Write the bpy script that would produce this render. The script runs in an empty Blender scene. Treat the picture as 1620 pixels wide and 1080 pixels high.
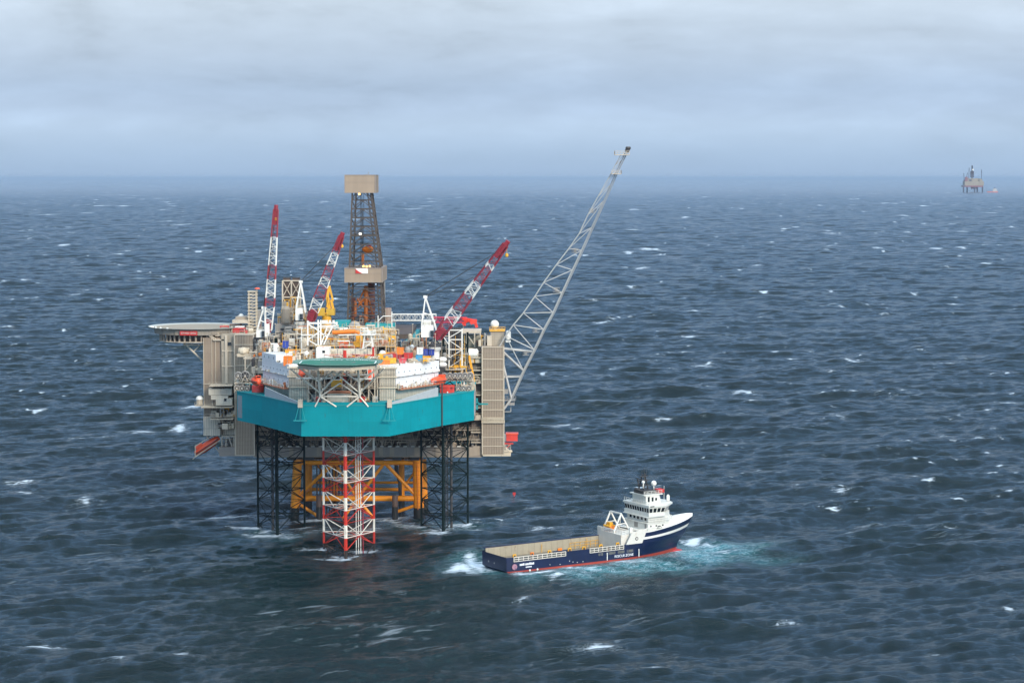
import bpy, math, random
import numpy as np
from mathutils import Vector
random.seed(7)
S = bpy.context.scene
COL = S.collection
R = math.radians

# ------------------------------------------------------------------ camera
F, CX, CY, H = 3580.0, 810.0, 540.0, 114.3          # focal length in photo pixels, image centre, camera height (m)
PITCH = math.atan((CY - 281.0) / F)
cam = bpy.data.cameras.new('camera'); camo = bpy.data.objects.new('camera', cam); COL.objects.link(camo)
cam.sensor_width = 36.0; cam.lens = 36.0 * F / 1620.0
cam.clip_start = 1.0; cam.clip_end = 400000.0
camo.location = (0, 0, H); camo.rotation_euler = (R(90) - PITCH, 0, 0)
S.camera = camo

def ray(px, py):
    u, v = (px - CX) / F, (CY - py) / F
    return u, math.cos(PITCH) + v * math.sin(PITCH), -math.sin(PITCH) + v * math.cos(PITCH)

def W(px, py, Y):
    """world point seen at photo pixel px, py at a distance Y down the view"""
    a, b, c = ray(px, py); t = Y / b
    return Vector((t * a, Y, H + t * c))

def sea(px, py):
    """point of the sea surface seen at a photo pixel"""
    a, b, c = ray(px, py); t = -H / c
    return t * a, t * b

def X(px, Y): return W(px, 540, Y).x
def Z(py, Y): return W(810, py, Y).z

# ------------------------------------------------------------------ render, world, sun
S.render.engine = 'CYCLES'
S.view_settings.view_transform = 'Standard'; S.view_settings.look = 'None'
S.view_settings.exposure = 0.5; S.view_settings.gamma = 1.0
try:
    S.cycles.use_denoising = True
    S.cycles.denoiser = 'OPENIMAGEDENOISE'
    S.cycles.denoising_input_passes = 'RGB_ALBEDO_NORMAL'
    S.cycles.max_bounces = 6; S.cycles.diffuse_bounces = 3; S.cycles.glossy_bounces = 3
    S.cycles.volume_bounces = 0; S.cycles.transparent_max_bounces = 8
    S.cycles.caustics_reflective = False; S.cycles.caustics_refractive = False
    S.cycles.sample_clamp_indirect = 4.0
except Exception as e:
    print(e)

SUN_EL, SUN_AZ = 25.0, 150.0        # degrees; azimuth clockwise from +Y
world = bpy.data.worlds.new("World"); S.world = world; world.use_nodes = True
nt = world.node_tree; nt.nodes.clear()
def N(tree, kind, **kw):
    n = tree.nodes.new(kind)
    for k, v in kw.items():
        if k.startswith('i_'):
            key = k[2:]
            n.inputs[int(key) if key.isdigit() else key.replace('_', ' ')].default_value = v
        else: setattr(n, k, v)
    return n
def LK(tree, a, b): tree.links.new(a, b)
def ramp(tree, stops, interp='LINEAR'):
    r = tree.nodes.new('ShaderNodeValToRGB'); r.color_ramp.interpolation = interp
    e = r.color_ramp.elements
    while len(e) > 1: e.remove(e[0])
    e[0].position = stops[0][0]; e[0].color = stops[0][1]
    for p, c in stops[1:]:
        k = e.new(p); k.color = c
    return r
def g(v): return (v, v, v, 1)
def math_n(tree, op, a, b=None, clamp=False):
    m = tree.nodes.new('ShaderNodeMath'); m.operation = op; m.use_clamp = clamp
    for i, v in enumerate((a, b)):
        if v is None: continue
        if isinstance(v, (int, float)): m.inputs[i].default_value = v
        else: tree.links.new(v, m.inputs[i])
    return m.outputs[0]

sky = N(nt, 'ShaderNodeTexSky', sky_type='NISHITA', sun_disc=False)
sky.sun_elevation = R(SUN_EL); sky.sun_rotation = R(SUN_AZ); sky.air_density = 1.3; sky.dust_density = 1.5; sky.ozone_density = 2.0
bg_sky = N(nt, 'ShaderNodeBackground', i_Strength=0.10); LK(nt, sky.outputs[0], bg_sky.inputs[0])
tc = N(nt, 'ShaderNodeTexCoord')
sep = N(nt, 'ShaderNodeSeparateXYZ'); LK(nt, tc.outputs['Generated'], sep.inputs[0])
el = math_n(nt, 'MAXIMUM', sep.outputs[2], 0.0)
# stratus deck: colour by height above the horizon, broken by soft noise on the cloud plane
base = ramp(nt, [(0.0, (.268, .372, .525, 1)), (.010, (.30, .41, .56, 1)), (.022, (.355, .465, .61, 1)), (.030, (.325, .425, .57, 1)), (.040, (.305, .40, .54, 1)),
                 (.055, (.355, .44, .56, 1)), (.078, (.435, .515, .615, 1)), (.13, (.25, .47, .84, 1)), (.22, (.22, .40, .71, 1)), (.34, (.19, .30, .48, 1)), (.46, (.115, .165, .25, 1)), (.64, (.075, .10, .15, 1)), (.78, (.48, .62, .80, 1)), (1.0, (1.05, 1.30, 1.62, 1))])  # unseen sky higher up shaped for the sea's reflections and the lighting
LK(nt, el, base.inputs[0])
mp = N(nt, 'ShaderNodeMapping'); mp.inputs['Scale'].default_value = (7.5, 7.5, 36.0); mp.inputs['Location'].default_value = (3.1, 0.0, 7.7)
LK(nt, tc.outputs['Generated'], mp.inputs[0])
n1 = N(nt, 'ShaderNodeTexNoise', i_Scale=1.0, i_Detail=5.0, i_Roughness=0.52, i_Distortion=0.6); LK(nt, mp.outputs[0], n1.inputs['Vector'])
mp2 = N(nt, 'ShaderNodeMapping'); mp2.inputs['Scale'].default_value = (26.0, 26.0, 90.0); LK(nt, tc.outputs['Generated'], mp2.inputs[0])
n2 = N(nt, 'ShaderNodeTexNoise', i_Scale=1.0, i_Detail=4.0, i_Roughness=0.55); LK(nt, mp2.outputs[0], n2.inputs['Vector'])
nn = math_n(nt, 'ADD', math_n(nt, 'MULTIPLY', n1.outputs[0], 0.62), math_n(nt, 'MULTIPLY', n2.outputs[0], 0.38))
# less texture towards the horizon, where the cloud base closes up
amp = ramp(nt, [(0.0, g(.05)), (.012, g(.35)), (.03, g(.8)), (.08, g(1.0))]); LK(nt, el, amp.inputs[0])
shade = ramp(nt, [(.28, g(.72)), (.46, g(.97)), (.55, g(1.04)), (.68, g(1.18))]); LK(nt, nn, shade.inputs[0])
mixs = N(nt, 'ShaderNodeMix', data_type='RGBA'); LK(nt, amp.outputs[0], mixs.inputs[0]); mixs.inputs[6].default_value = g(1.0); LK(nt, shade.outputs[0], mixs.inputs[7])
mul = N(nt, 'ShaderNodeMix', data_type='RGBA', blend_type='MULTIPLY'); mul.inputs[0].default_value = 1.0
LK(nt, base.outputs[0], mul.inputs[6]); LK(nt, mixs.outputs[2], mul.inputs[7])
# unseen sky round the sun, behind the camera, brightened to light the rig
sv = N(nt, 'ShaderNodeVectorMath', operation='DOT_PRODUCT'); LK(nt, tc.outputs['Generated'], sv.inputs[0])
sv.inputs[1].default_value = (math.sin(R(SUN_AZ)) * math.cos(R(SUN_EL)), math.cos(R(SUN_AZ)) * math.cos(R(SUN_EL)), math.sin(R(SUN_EL)))
glow = ramp(nt, [(0.0, g(0)), (.30, g(.18)), (.72, g(.75)), (1.0, g(1.0))]); LK(nt, sv.outputs['Value'], glow.inputs[0])
mulg = N(nt, 'ShaderNodeMix', data_type='RGBA', blend_type='MULTIPLY'); mulg.inputs[0].default_value = 1.0
LK(nt, mul.outputs[2], mulg.inputs[6])
gv = math_n(nt, 'ADD', 1.0, math_n(nt, 'MULTIPLY', glow.outputs[0], 2.2)); gc = N(nt, 'ShaderNodeCombineXYZ')
for i_, k_ in enumerate((1.12, 1.0, .84)): LK(nt, math_n(nt, 'ADD', 1.0, math_n(nt, 'MULTIPLY', glow.outputs[0], 2.4 * k_)), gc.inputs[i_])
LK(nt, gc.outputs[0], mulg.inputs[7])
bg_cl = N(nt, 'ShaderNodeBackground', i_Strength=1.0); LK(nt, mulg.outputs[2], bg_cl.inputs[0])
msh = N(nt, 'ShaderNodeMixShader', i_0=0.94); LK(nt, bg_sky.outputs[0], msh.inputs[1]); LK(nt, bg_cl.outputs[0], msh.inputs[2])
wo = N(nt, 'ShaderNodeOutputWorld'); LK(nt, msh.outputs[0], wo.inputs[0])

sl = bpy.data.lights.new('sun', 'SUN'); sl.energy = 2.3; sl.angle = R(14); sl.color = (1.0, 0.90, 0.76)
so = bpy.data.objects.new('sun', sl); COL.objects.link(so)
sd = Vector((math.sin(R(SUN_AZ)) * math.cos(R(SUN_EL)), math.cos(R(SUN_AZ)) * math.cos(R(SUN_EL)), math.sin(R(SUN_EL))))
so.rotation_euler = sd.to_track_quat('Z', 'Y').to_euler(); so.location = sd * 400

# ------------------------------------------------------------------ sea
# supply vessel pose (used for its wash too)
SHIP_ANG = R(31.0); SHIP_L, SHIP_B = 70.0, 15.0
SHIP_S = Vector((-1.3, 649.5, 0.0))                                # starboard stern corner at the waterline

def build_sea():
    rng = np.random.RandomState(11)
    # columns: dense where anything is looked at, coarse to the sides
    uc = np.linspace(-0.30, 0.30, 1040)
    side = np.array([0.32, 0.36, 0.42, 0.5, 0.65, 0.9, 1.3, 2.0, 3.2, 6.0])
    u = np.concatenate([-side[::-1], uc, side]).astype(np.float64)
    rows = [20.0]
    while rows[-1] < 440: rows.append(rows[-1] * 1.08)
    d = rows[-1]
    while d < 190000:
        if d < 1400: step = 0.85 + 0.5 * (d - 440) / 960
        elif d < 6000: step = 1.35 + (d - 1400) / 4600 * 3.6
        elif d < 12000: step = 5.0 + (d - 6000) / 6000 * 4
        elif d < 24000: step = 9 * (d / 12000) ** 1.6
        else: step = 27 * (d / 24000) ** 2.6
        d += step; rows.append(d)
    d = np.array(rows); step = np.gradient(d)
    nr, nc = len(d), len(u)
    Yg = np.repeat(d[:, None], nc, 1); Xg = u[None, :] * d[:, None]
    nw = 104
    lam = np.exp(np.linspace(math.log(2.3), math.log(120), nw)) * (1 + 0.05 * rng.randn(nw))
    k = 2 * np.pi / lam; kp = 2 * np.pi / 62.0
    a2 = k ** -2.0 * np.exp(-1.25 * (kp / k) ** 2)
    a2 *= (3.3 ** 2 / 16.0) * 2 / a2.sum()
    a = np.sqrt(a2) * np.where(lam < 9, 1.25, np.where(lam < 34, 0.66, 1.0))
    ang = R(298) + rng.randn(nw) * np.where(lam > 45, R(22), R(34))
    kx, ky = k * np.cos(ang), k * np.sin(ang); ph = rng.rand(nw) * 2 * np.pi
    Xo = Xg.astype(np.float32).copy(); Yo = Yg.astype(np.float32).copy(); Zo = np.zeros((nr, nc), np.float32)
    fold = np.zeros((nr, nc), np.float32)
    CH = 0.95
    # added calm patch that darkens the water in front of the rig
    darkening_calm = np.zeros((nr, nc), np.float32)
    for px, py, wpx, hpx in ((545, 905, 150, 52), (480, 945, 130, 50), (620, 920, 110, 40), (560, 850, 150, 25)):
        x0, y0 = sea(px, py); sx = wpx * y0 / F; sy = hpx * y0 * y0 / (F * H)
        darkening_calm = np.maximum(darkening_calm, np.exp(-(((Xg - x0) / sx) ** 2 + ((Yg - y0) / sy) ** 2) ** 1.3).astype(np.float32))
    for i in range(nw):
        fade = np.clip((lam[i] / step - 2.6) / 2.0, 0, 1) * np.clip((34000 - d) / 16000, 0, 1)
        rr = np.where(fade > 0)[0]
        if len(rr) == 0: continue
        r0, r1 = rr[0], rr[-1] + 1
        p = ((kx[i] * Xg[r0:r1] + ky[i] * Yg[r0:r1] + ph[i]) % (2 * np.pi)).astype(np.float32)
        c, s = np.cos(p), np.sin(p)
        am = (a[i] * fade[r0:r1])[:, None].astype(np.float32) * (1 - (.35 if lam[i] < 28 else .30) * darkening_calm[r0:r1])
        Zo[r0:r1] += am * c
        Xo[r0:r1] -= CH * am * s * np.float32(math.cos(ang[i])); Yo[r0:r1] -= CH * am * s * np.float32(math.sin(ang[i]))
        if lam[i] > 9: fold[r0:r1] += np.float32(CH * k[i]) * am * c
    # whitecaps where the crests fold over
    foam = .8 * np.clip((fold - 0.72) / 0.30, 0, 1) * np.clip(Zo / 0.7, 0, 1)
    wash = np.zeros_like(foam)
    def blob(arr, px, py, wpx, hpx, s, tilt=0.0):
        x0, y0 = sea(px, py); y1 = y0
        sx = wpx * y0 / F; sy = hpx * y0 * y0 / (F * H)
        dx, dy = (Xg - x0), (Yg - y0)
        m = (np.abs(dx) < 3.2 * sx + 40) & (np.abs(dy) < 3.2 * sy + 60)
        dx, dy = dx[m], dy[m] - tilt * dx[m] + sy * (.4 * (dx[m] / sx) ** 2 * math.sin(px) + .45 * np.sin(dx[m] / sx * 3.1 + py))
        arr[m] = np.maximum(arr[m], s * np.exp(-(dx / sx) ** 2 - (dy / sy) ** 2))
    # whitecaps scattered over the open sea, on crests only
    r2 = random.Random(5); n_cap = 0
    while n_cap < 2100:
        py = 292 + 560 * r2.random() ** 1.7; px = r2.uniform(-250, 1870)
        x0, y0 = sea(px, py)
        i = int(np.searchsorted(d, y0)); j = int(np.searchsorted(u, x0 / y0))
        if y0 < 9000 and Zo[min(i, nr - 1), min(j, nc - 1)] < 0.45: continue
        if math.sin(x0 * .011 + 1.3 * math.sin(y0 * .0041)) + math.sin(y0 * .0063 + x0 * .004) < r2.uniform(-1.6, 1.0): continue
        n_cap += 1
        big = r2.random() ** 3
        sx = (3.0 + 12 * big) * y0 / F * r2.uniform(.7, 1.3); sy = min(max((0.35 + 0.7 * big) * y0 * y0 / (F * H), 1.0), 90)
        i0, i1 = np.searchsorted(d, [y0 - 2.6 * sy, y0 + 2.6 * sy]); j0, j1 = np.searchsorted(u, [(x0 - 2.8 * sx) / y0, (x0 + 2.8 * sx) / y0])
        dx = Xg[i0:i1, j0:j1] - x0; dy = Yg[i0:i1, j0:j1] - y0 - r2.uniform(-.5, .5) * dx + sy * (r2.uniform(-.8, .8) * (dx / sx) ** 2 + .5 * np.sin(dx / sx * 3 + px))
        foam[i0:i1, j0:j1] = np.maximum(foam[i0:i1, j0:j1], (r2.uniform(.42, .78) + .24 * big) * np.exp(-(dx / sx) ** 2 - (dy / sy) ** 2))
    # breaking crests seen one by one
    for px, py, w, h, s, t in [(283, 678, 16, 6, 0.92, .5), (230, 683, 40, 2, 0.69, -.1), (140, 692, 60, 2, .5, .3), (77, 1024, 34, 4.5, 0.78, .25), (290, 1034, 26, 3.5, 0.78, -.2),
                               (300, 645, 22, 3, 0.74, 0), (30, 763, 26, 3, 0.78, 0), (40, 780, 18, 2.5, 0.74, 0), (135, 791, 14, 4, 0.74, .8),
                               (1175, 621, 22, 3.5, 0.87, .2), (1592, 636, 24, 4, 0.87, .1), (1030, 395, 20, 2.6, 0.92, 0), (1015, 424, 20, 2, 0.78, 0),
                               (950, 1022, 44, 4, 0.74, .2), (830, 945, 22, 5, 0.78, .9), (825, 958, 14, 4, 0.74, .6), (480, 934, 16, 2.6, 0.60, .1), (645, 444, 18, 2, 0.83, 0),
                               (855, 834, 26, 4, 0.64, .3), (1330, 775, 20, 3, 0.64, 0), (1035, 1062, 24, 3, 0.74, .1), (1250, 985, 24, 4, .6, .3), (180, 1048, 30, 4, .6, .2),
                               (1330, 660, 16, 2.5, 0.64, 0), (1110, 578, 20, 2.5, 0.74, 0), (1500, 690, 18, 2.5, 0.64, 0), (858, 592, 10, 3, 0.83, 0), (890, 676, 20, 4, 0.64, .3),
                               (1200, 745, 16, 2, 0.64, .2), (1600, 968, 20, 3, 0.69, .2), (1475, 1035, 20, 3, 0.64, .4), (610, 1042, 30, 3, .5, .3), (1120, 575, 10, 2, 0.74, 0)]:
        blob(foam, px, py, w, h, s, t)
    # broken water round the legs and the jacket
    for px, py, w, h, s in [(455, 843, 46, 7, .66), (420, 840, 30, 5, .6), (500, 838, 40, 6, .6), (570, 838, 60, 8, .5), (640, 830, 50, 7, .68), (700, 838, 50, 6, .68), (740, 832, 30, 6, .55),
                            ]:
        blob(foam, px, py, w, h, s)
    for x0, y0, w in [(-58.6, 698.4, 1.8), (-43, 698.4, 1.8), (-50.8, 684.8, 2.2), (-48.2, 690, 1.8), (-83.4, 737, 2.4), (-68.2, 737, 2.4), (-75.8, 724, 2.4), (-29.8, 737, 2.4), (-14.5, 737, 2.4), (-22.1, 724, 2.4), (-91, 756, 3), (-38, 756, 3), (-64.5, 751, 2.4), (-39, 751, 2.4)]:
        m = (np.abs(Xg - x0) < 14) & (np.abs(Yg - y0) < 22)
        dx, dy = Xg[m] - x0, Yg[m] - y0; dx = dx - .3 * dy
        foam[m] = np.maximum(foam[m], 1.12 * np.exp(-(dx / w) ** 2 - ((dy + 1.0) / (w * 1.6)) ** 2)); foam[m] = np.maximum(foam[m], .86 * np.exp(-((dx + 3) / (w * 3)) ** 2 - ((dy + 1.5) / (w * 1.4)) ** 2))
    # the vessel's wash
    for px, py, w, h, s in [(760, 887, 26, 10, .95), (733, 897, 30, 9, .8), (790, 897, 26, 6, .95), (845, 907, 44, 6, .95), (880, 914, 20, 4, .7), (1092, 857, 20, 6, .98), (1115, 866, 22, 5, .68),
                            (905, 898, 60, 3, .62), (990, 888, 60, 2.6, .6), (1060, 872, 36, 3, .62), (1140, 874, 40, 4, .5)]:
        blob(foam, px, py, w, h, s * 1.22)
    for px, py, w, h, s in [(935, 903, 80, 8, .9), (1015, 891, 80, 9, .95), (1095, 874, 60, 12, 1.0), (1160, 868, 60, 10, .6), (900, 905, 60, 9, .7), (985, 892, 70, 9, .9), (1060, 878, 60, 11, .95), (1120, 868, 50, 10, .8), (760, 892, 50, 14, .55), (860, 908, 60, 9, .6), (1200, 880, 60, 6, .3),
                            (455, 843, 60, 8, .35), (690, 834, 70, 8, .4)]:
        blob(wash, px, py, w, h, s)
    # no crest stands up through the vessel's deck: calm the sea inside its hull
    ca, sa = math.cos(SHIP_ANG), math.sin(SHIP_ANG)
    ls = (Xg - SHIP_S.x) * ca + (Yg - SHIP_S.y) * sa; lt = -(Xg - SHIP_S.x) * sa + (Yg - SHIP_S.y) * ca
    ins = np.clip(np.minimum(np.minimum(ls + 10, SHIP_L + 10 - ls), np.minimum(lt + 10, SHIP_B + 10 - lt)) / 10, 0, 1)
    Zo *= (1 - 0.75 * ins)
    Zo -= 1.7 * np.exp(-(((Xg + 50.8) / 26) ** 2 + ((Yg - 684) / 24) ** 2)).astype(np.float32)        # trough passing the bow leg
    nv = nr * nc
    co = np.stack([Xo, Yo, Zo], -1).reshape(-1).astype(np.float32)
    me = bpy.data.meshes.new('water')
    idx = np.arange(nv, dtype=np.int32).reshape(nr, nc)
    q = np.stack([idx[:-1, :-1], idx[:-1, 1:], idx[1:, 1:], idx[1:, :-1]], -1).reshape(-1)
    nq = len(q) // 4
    me.vertices.add(nv); me.vertices.foreach_set('co', co)
    me.loops.add(len(q)); me.loops.foreach_set('vertex_index', q)
    me.polygons.add(nq); me.polygons.foreach_set('loop_start', np.arange(0, nq * 4, 4, dtype=np.int32))
    me.polygons.foreach_set('use_smooth', np.ones(nq, bool))
    me.update()
    for nm, arr in (('foam', foam), ('wash', wash), ('darkening_calm', darkening_calm)):
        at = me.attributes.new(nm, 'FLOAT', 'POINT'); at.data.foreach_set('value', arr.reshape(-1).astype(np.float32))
    o = bpy.data.objects.new('water', me); COL.objects.link(o); o['kind'] = 'structure'; o['label'] = 'dark blue windswept sea with broken white crests'
    return o

def water_material():
    m = bpy.data.materials.new('sea_water'); m.use_nodes = True; t = m.node_tree; t.nodes.clear()
    geo = N(t, 'ShaderNodeNewGeometry')
    def noise(scale, det, rough, stretch=(1, 1, 1), rot=0.0, dist=0.0, kind='FBM'):
        mpn = N(t, 'ShaderNodeMapping', vector_type='TEXTURE'); mpn.inputs['Scale'].default_value = tuple(1.0 / q for q in stretch); mpn.inputs['Rotation'].default_value = (0, 0, rot)
        LK(t, geo.outputs['Position'], mpn.inputs[0])
        n = N(t, 'ShaderNodeTexNoise', i_Scale=scale, i_Detail=det, i_Roughness=rough, i_Distortion=dist, noise_type=kind); LK(t, mpn.outputs[0], n.inputs['Vector'])
        return n.outputs[0]
    fa = N(t, 'ShaderNodeAttribute', attribute_name='foam').outputs['Fac']
    wa = N(t, 'ShaderNodeAttribute', attribute_name='wash').outputs['Fac']
    rot = R(28)          # the crests run off to the right and away
    # ripples
    b1a = noise(0.115, 7, 0.66, (0.45, 1.0, 1), rot, .5); b1r = noise(0.085, 5, 0.6, (0.40, 1.0, 1), R(20), .7, 'RIDGED_MULTIFRACTAL')
    b1 = math_n(t, 'ADD', b1a, math_n(t, 'MULTIPLY', b1r, 0.16)); b2 = noise(1.5, 5, 0.6, (0.42, 1.15, 1), rot)
    gust = ramp_val(t, noise(0.006, 3, 0.6, (0.5, 1, 1), rot), [(.32, g(.5)), (.66, g(1.0))])
    bp = N(t, 'ShaderNodeBump', i_Strength=1.0, i_Distance=3.0); le = N(t, 'ShaderNodeAttribute', attribute_name='darkening_calm').outputs['Fac']; calm = math_n(t, 'SUBTRACT', 1.0, math_n(t, 'MULTIPLY', le, 0.42))
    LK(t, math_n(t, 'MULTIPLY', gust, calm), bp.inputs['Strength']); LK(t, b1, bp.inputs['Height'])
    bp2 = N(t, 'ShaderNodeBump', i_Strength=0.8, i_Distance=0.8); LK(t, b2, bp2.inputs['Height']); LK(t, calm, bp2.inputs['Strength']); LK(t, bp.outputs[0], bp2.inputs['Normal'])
    # foam: broken by noise, plus thin wind streaks and far whitecaps
    nf = noise(0.5, 6, 0.72, (0.45, 1.2, 1), rot, 0.8)
    f1 = math_n(t, 'ADD', fa, math_n(t, 'MULTIPLY', math_n(t, 'SUBTRACT', nf, 0.5), 2.5))
    r1 = ramp(t, [(.46, g(0)), (.74, g(.55)), (1.05, g(.95))]); LK(t, f1, r1.inputs[0])
    gate = ramp(t, [(.03, g(0)), (.25, g(1))]); LK(t, fa, gate.inputs[0])
    foam1 = math_n(t, 'MULTIPLY', r1.outputs[0], gate.outputs[0])
    st = noise(0.16, 6, 0.68, (0.35, 1.3, 1), R(34), 1.2); big = noise(0.012, 3, 0.55)
    s1 = math_n(t, 'ADD', st, math_n(t, 'MULTIPLY', math_n(t, 'SUBTRACT', big, 0.5), 0.55))
    r2 = ramp(t, [(.64, g(0)), (.78, g(.22))]); LK(t, s1, r2.inputs[0])
    # lacy foam left on churned water
    lc = noise(0.33, 4, 0.6, (0.6, 1.2, 1), rot, 1.6); ridge = ramp_val(t, math_n(t, 'ABSOLUTE', math_n(t, 'SUBTRACT', lc, 0.5)), [(0.0, g(.5)), (.02, g(.25)), (.045, g(0))])
    lace = math_n(t, 'MULTIPLY', ridge, math_n(t, 'MAXIMUM', wa, math_n(t, 'MULTIPLY', fa, 0.8)))
    foam = math_n(t, 'MAXIMUM', math_n(t, 'MAXIMUM', foam1, lace), r2.outputs[0])
    # body of the water
    deep = N(t, 'ShaderNodeMix', data_type='RGBA'); LK(t, noise(0.02, 3, 0.5), deep.inputs[0])
    deep.inputs[6].default_value = (.0009, .0085, .0100, 1); deep.inputs[7].default_value = (.0016, .0140, .0150, 1)
    nw_ = noise(0.22, 4, 0.6, (0.6, 1, 1), rot)
    wm = math_n(t, 'MULTIPLY', wa, ramp_val(t, nw_, [(.34, g(.45)), (.64, g(1.0))]))
    aer = N(t, 'ShaderNodeMix', data_type='RGBA'); LK(t, wm, aer.inputs[0]); LK(t, deep.outputs[2], aer.inputs[6]); aer.inputs[7].default_value = (.06, .27, .31, 1)
    pw = N(t, 'ShaderNodeBsdfPrincipled', i_Roughness=0.14, i_IOR=1.333); LK(t, aer.outputs[2], pw.inputs['Base Color']); LK(t, bp2.outputs[0], pw.inputs['Normal'])
    pf = N(t, 'ShaderNodeBsdfPrincipled', i_Roughness=0.9); pf.inputs['Base Color'].default_value = (.58, .67, .74, 1); LK(t, bp.outputs[0], pf.inputs['Normal'])
    mx = N(t, 'ShaderNodeMixShader'); LK(t, foam, mx.inputs[0]); LK(t, pw.outputs[0], mx.inputs[1]); LK(t, pf.outputs[0], mx.inputs[2])
    out = N(t, 'ShaderNodeOutputMaterial'); LK(t, mx.outputs[0], out.inputs[0])
    return m
def ramp_val(t, sock, stops):
    r = ramp(t, stops); LK(t, sock, r.inputs[0]); return r.outputs[0]

water = build_sea(); water.data.materials.append(water_material())

# ------------------------------------------------------------------ haze: one closed box of thin pale air
def build_haze():
    x0, x1, y0, y1, z0, z1 = -200000, 200000, -300, 192000, -14.0, 136.0
    if True:
        z0 = -25.0
    v = [(x, y, z) for z in (z0, z1) for x, y in ((x0, y0), (x1, y0), (x1, y1), (x0, y1))]
    f = [(3, 2, 1, 0), (4, 5, 6, 7), (0, 1, 5, 4), (1, 2, 6, 5), (2, 3, 7, 6), (3, 0, 4, 7)]
    me = bpy.data.meshes.new('haze'); me.from_pydata(v, [], f); me.update()
    o = bpy.data.objects.new('haze', me); COL.objects.link(o); o['kind'] = 'stuff'; o['label'] = 'thin pale blue sea haze fading the horizon'
    m = bpy.data.materials.new('haze_air'); m.use_nodes = True; t = m.node_tree; t.nodes.clear()
    pv = N(t, 'ShaderNodeVolumePrincipled'); pv.inputs['Color'].default_value = (.43, .56, .71, 1); pv.inputs['Density'].default_value = 2.2e-5
    pv.inputs['Anisotropy'].default_value = 0.0
    out = N(t, 'ShaderNodeOutputMaterial'); LK(t, pv.outputs[0], out.inputs['Volume'])
    try: m.volume_intensity = 1
    except Exception: pass
    me.materials.append(m); o.display_type = 'WIRE'
    return o
haze = build_haze()
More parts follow.
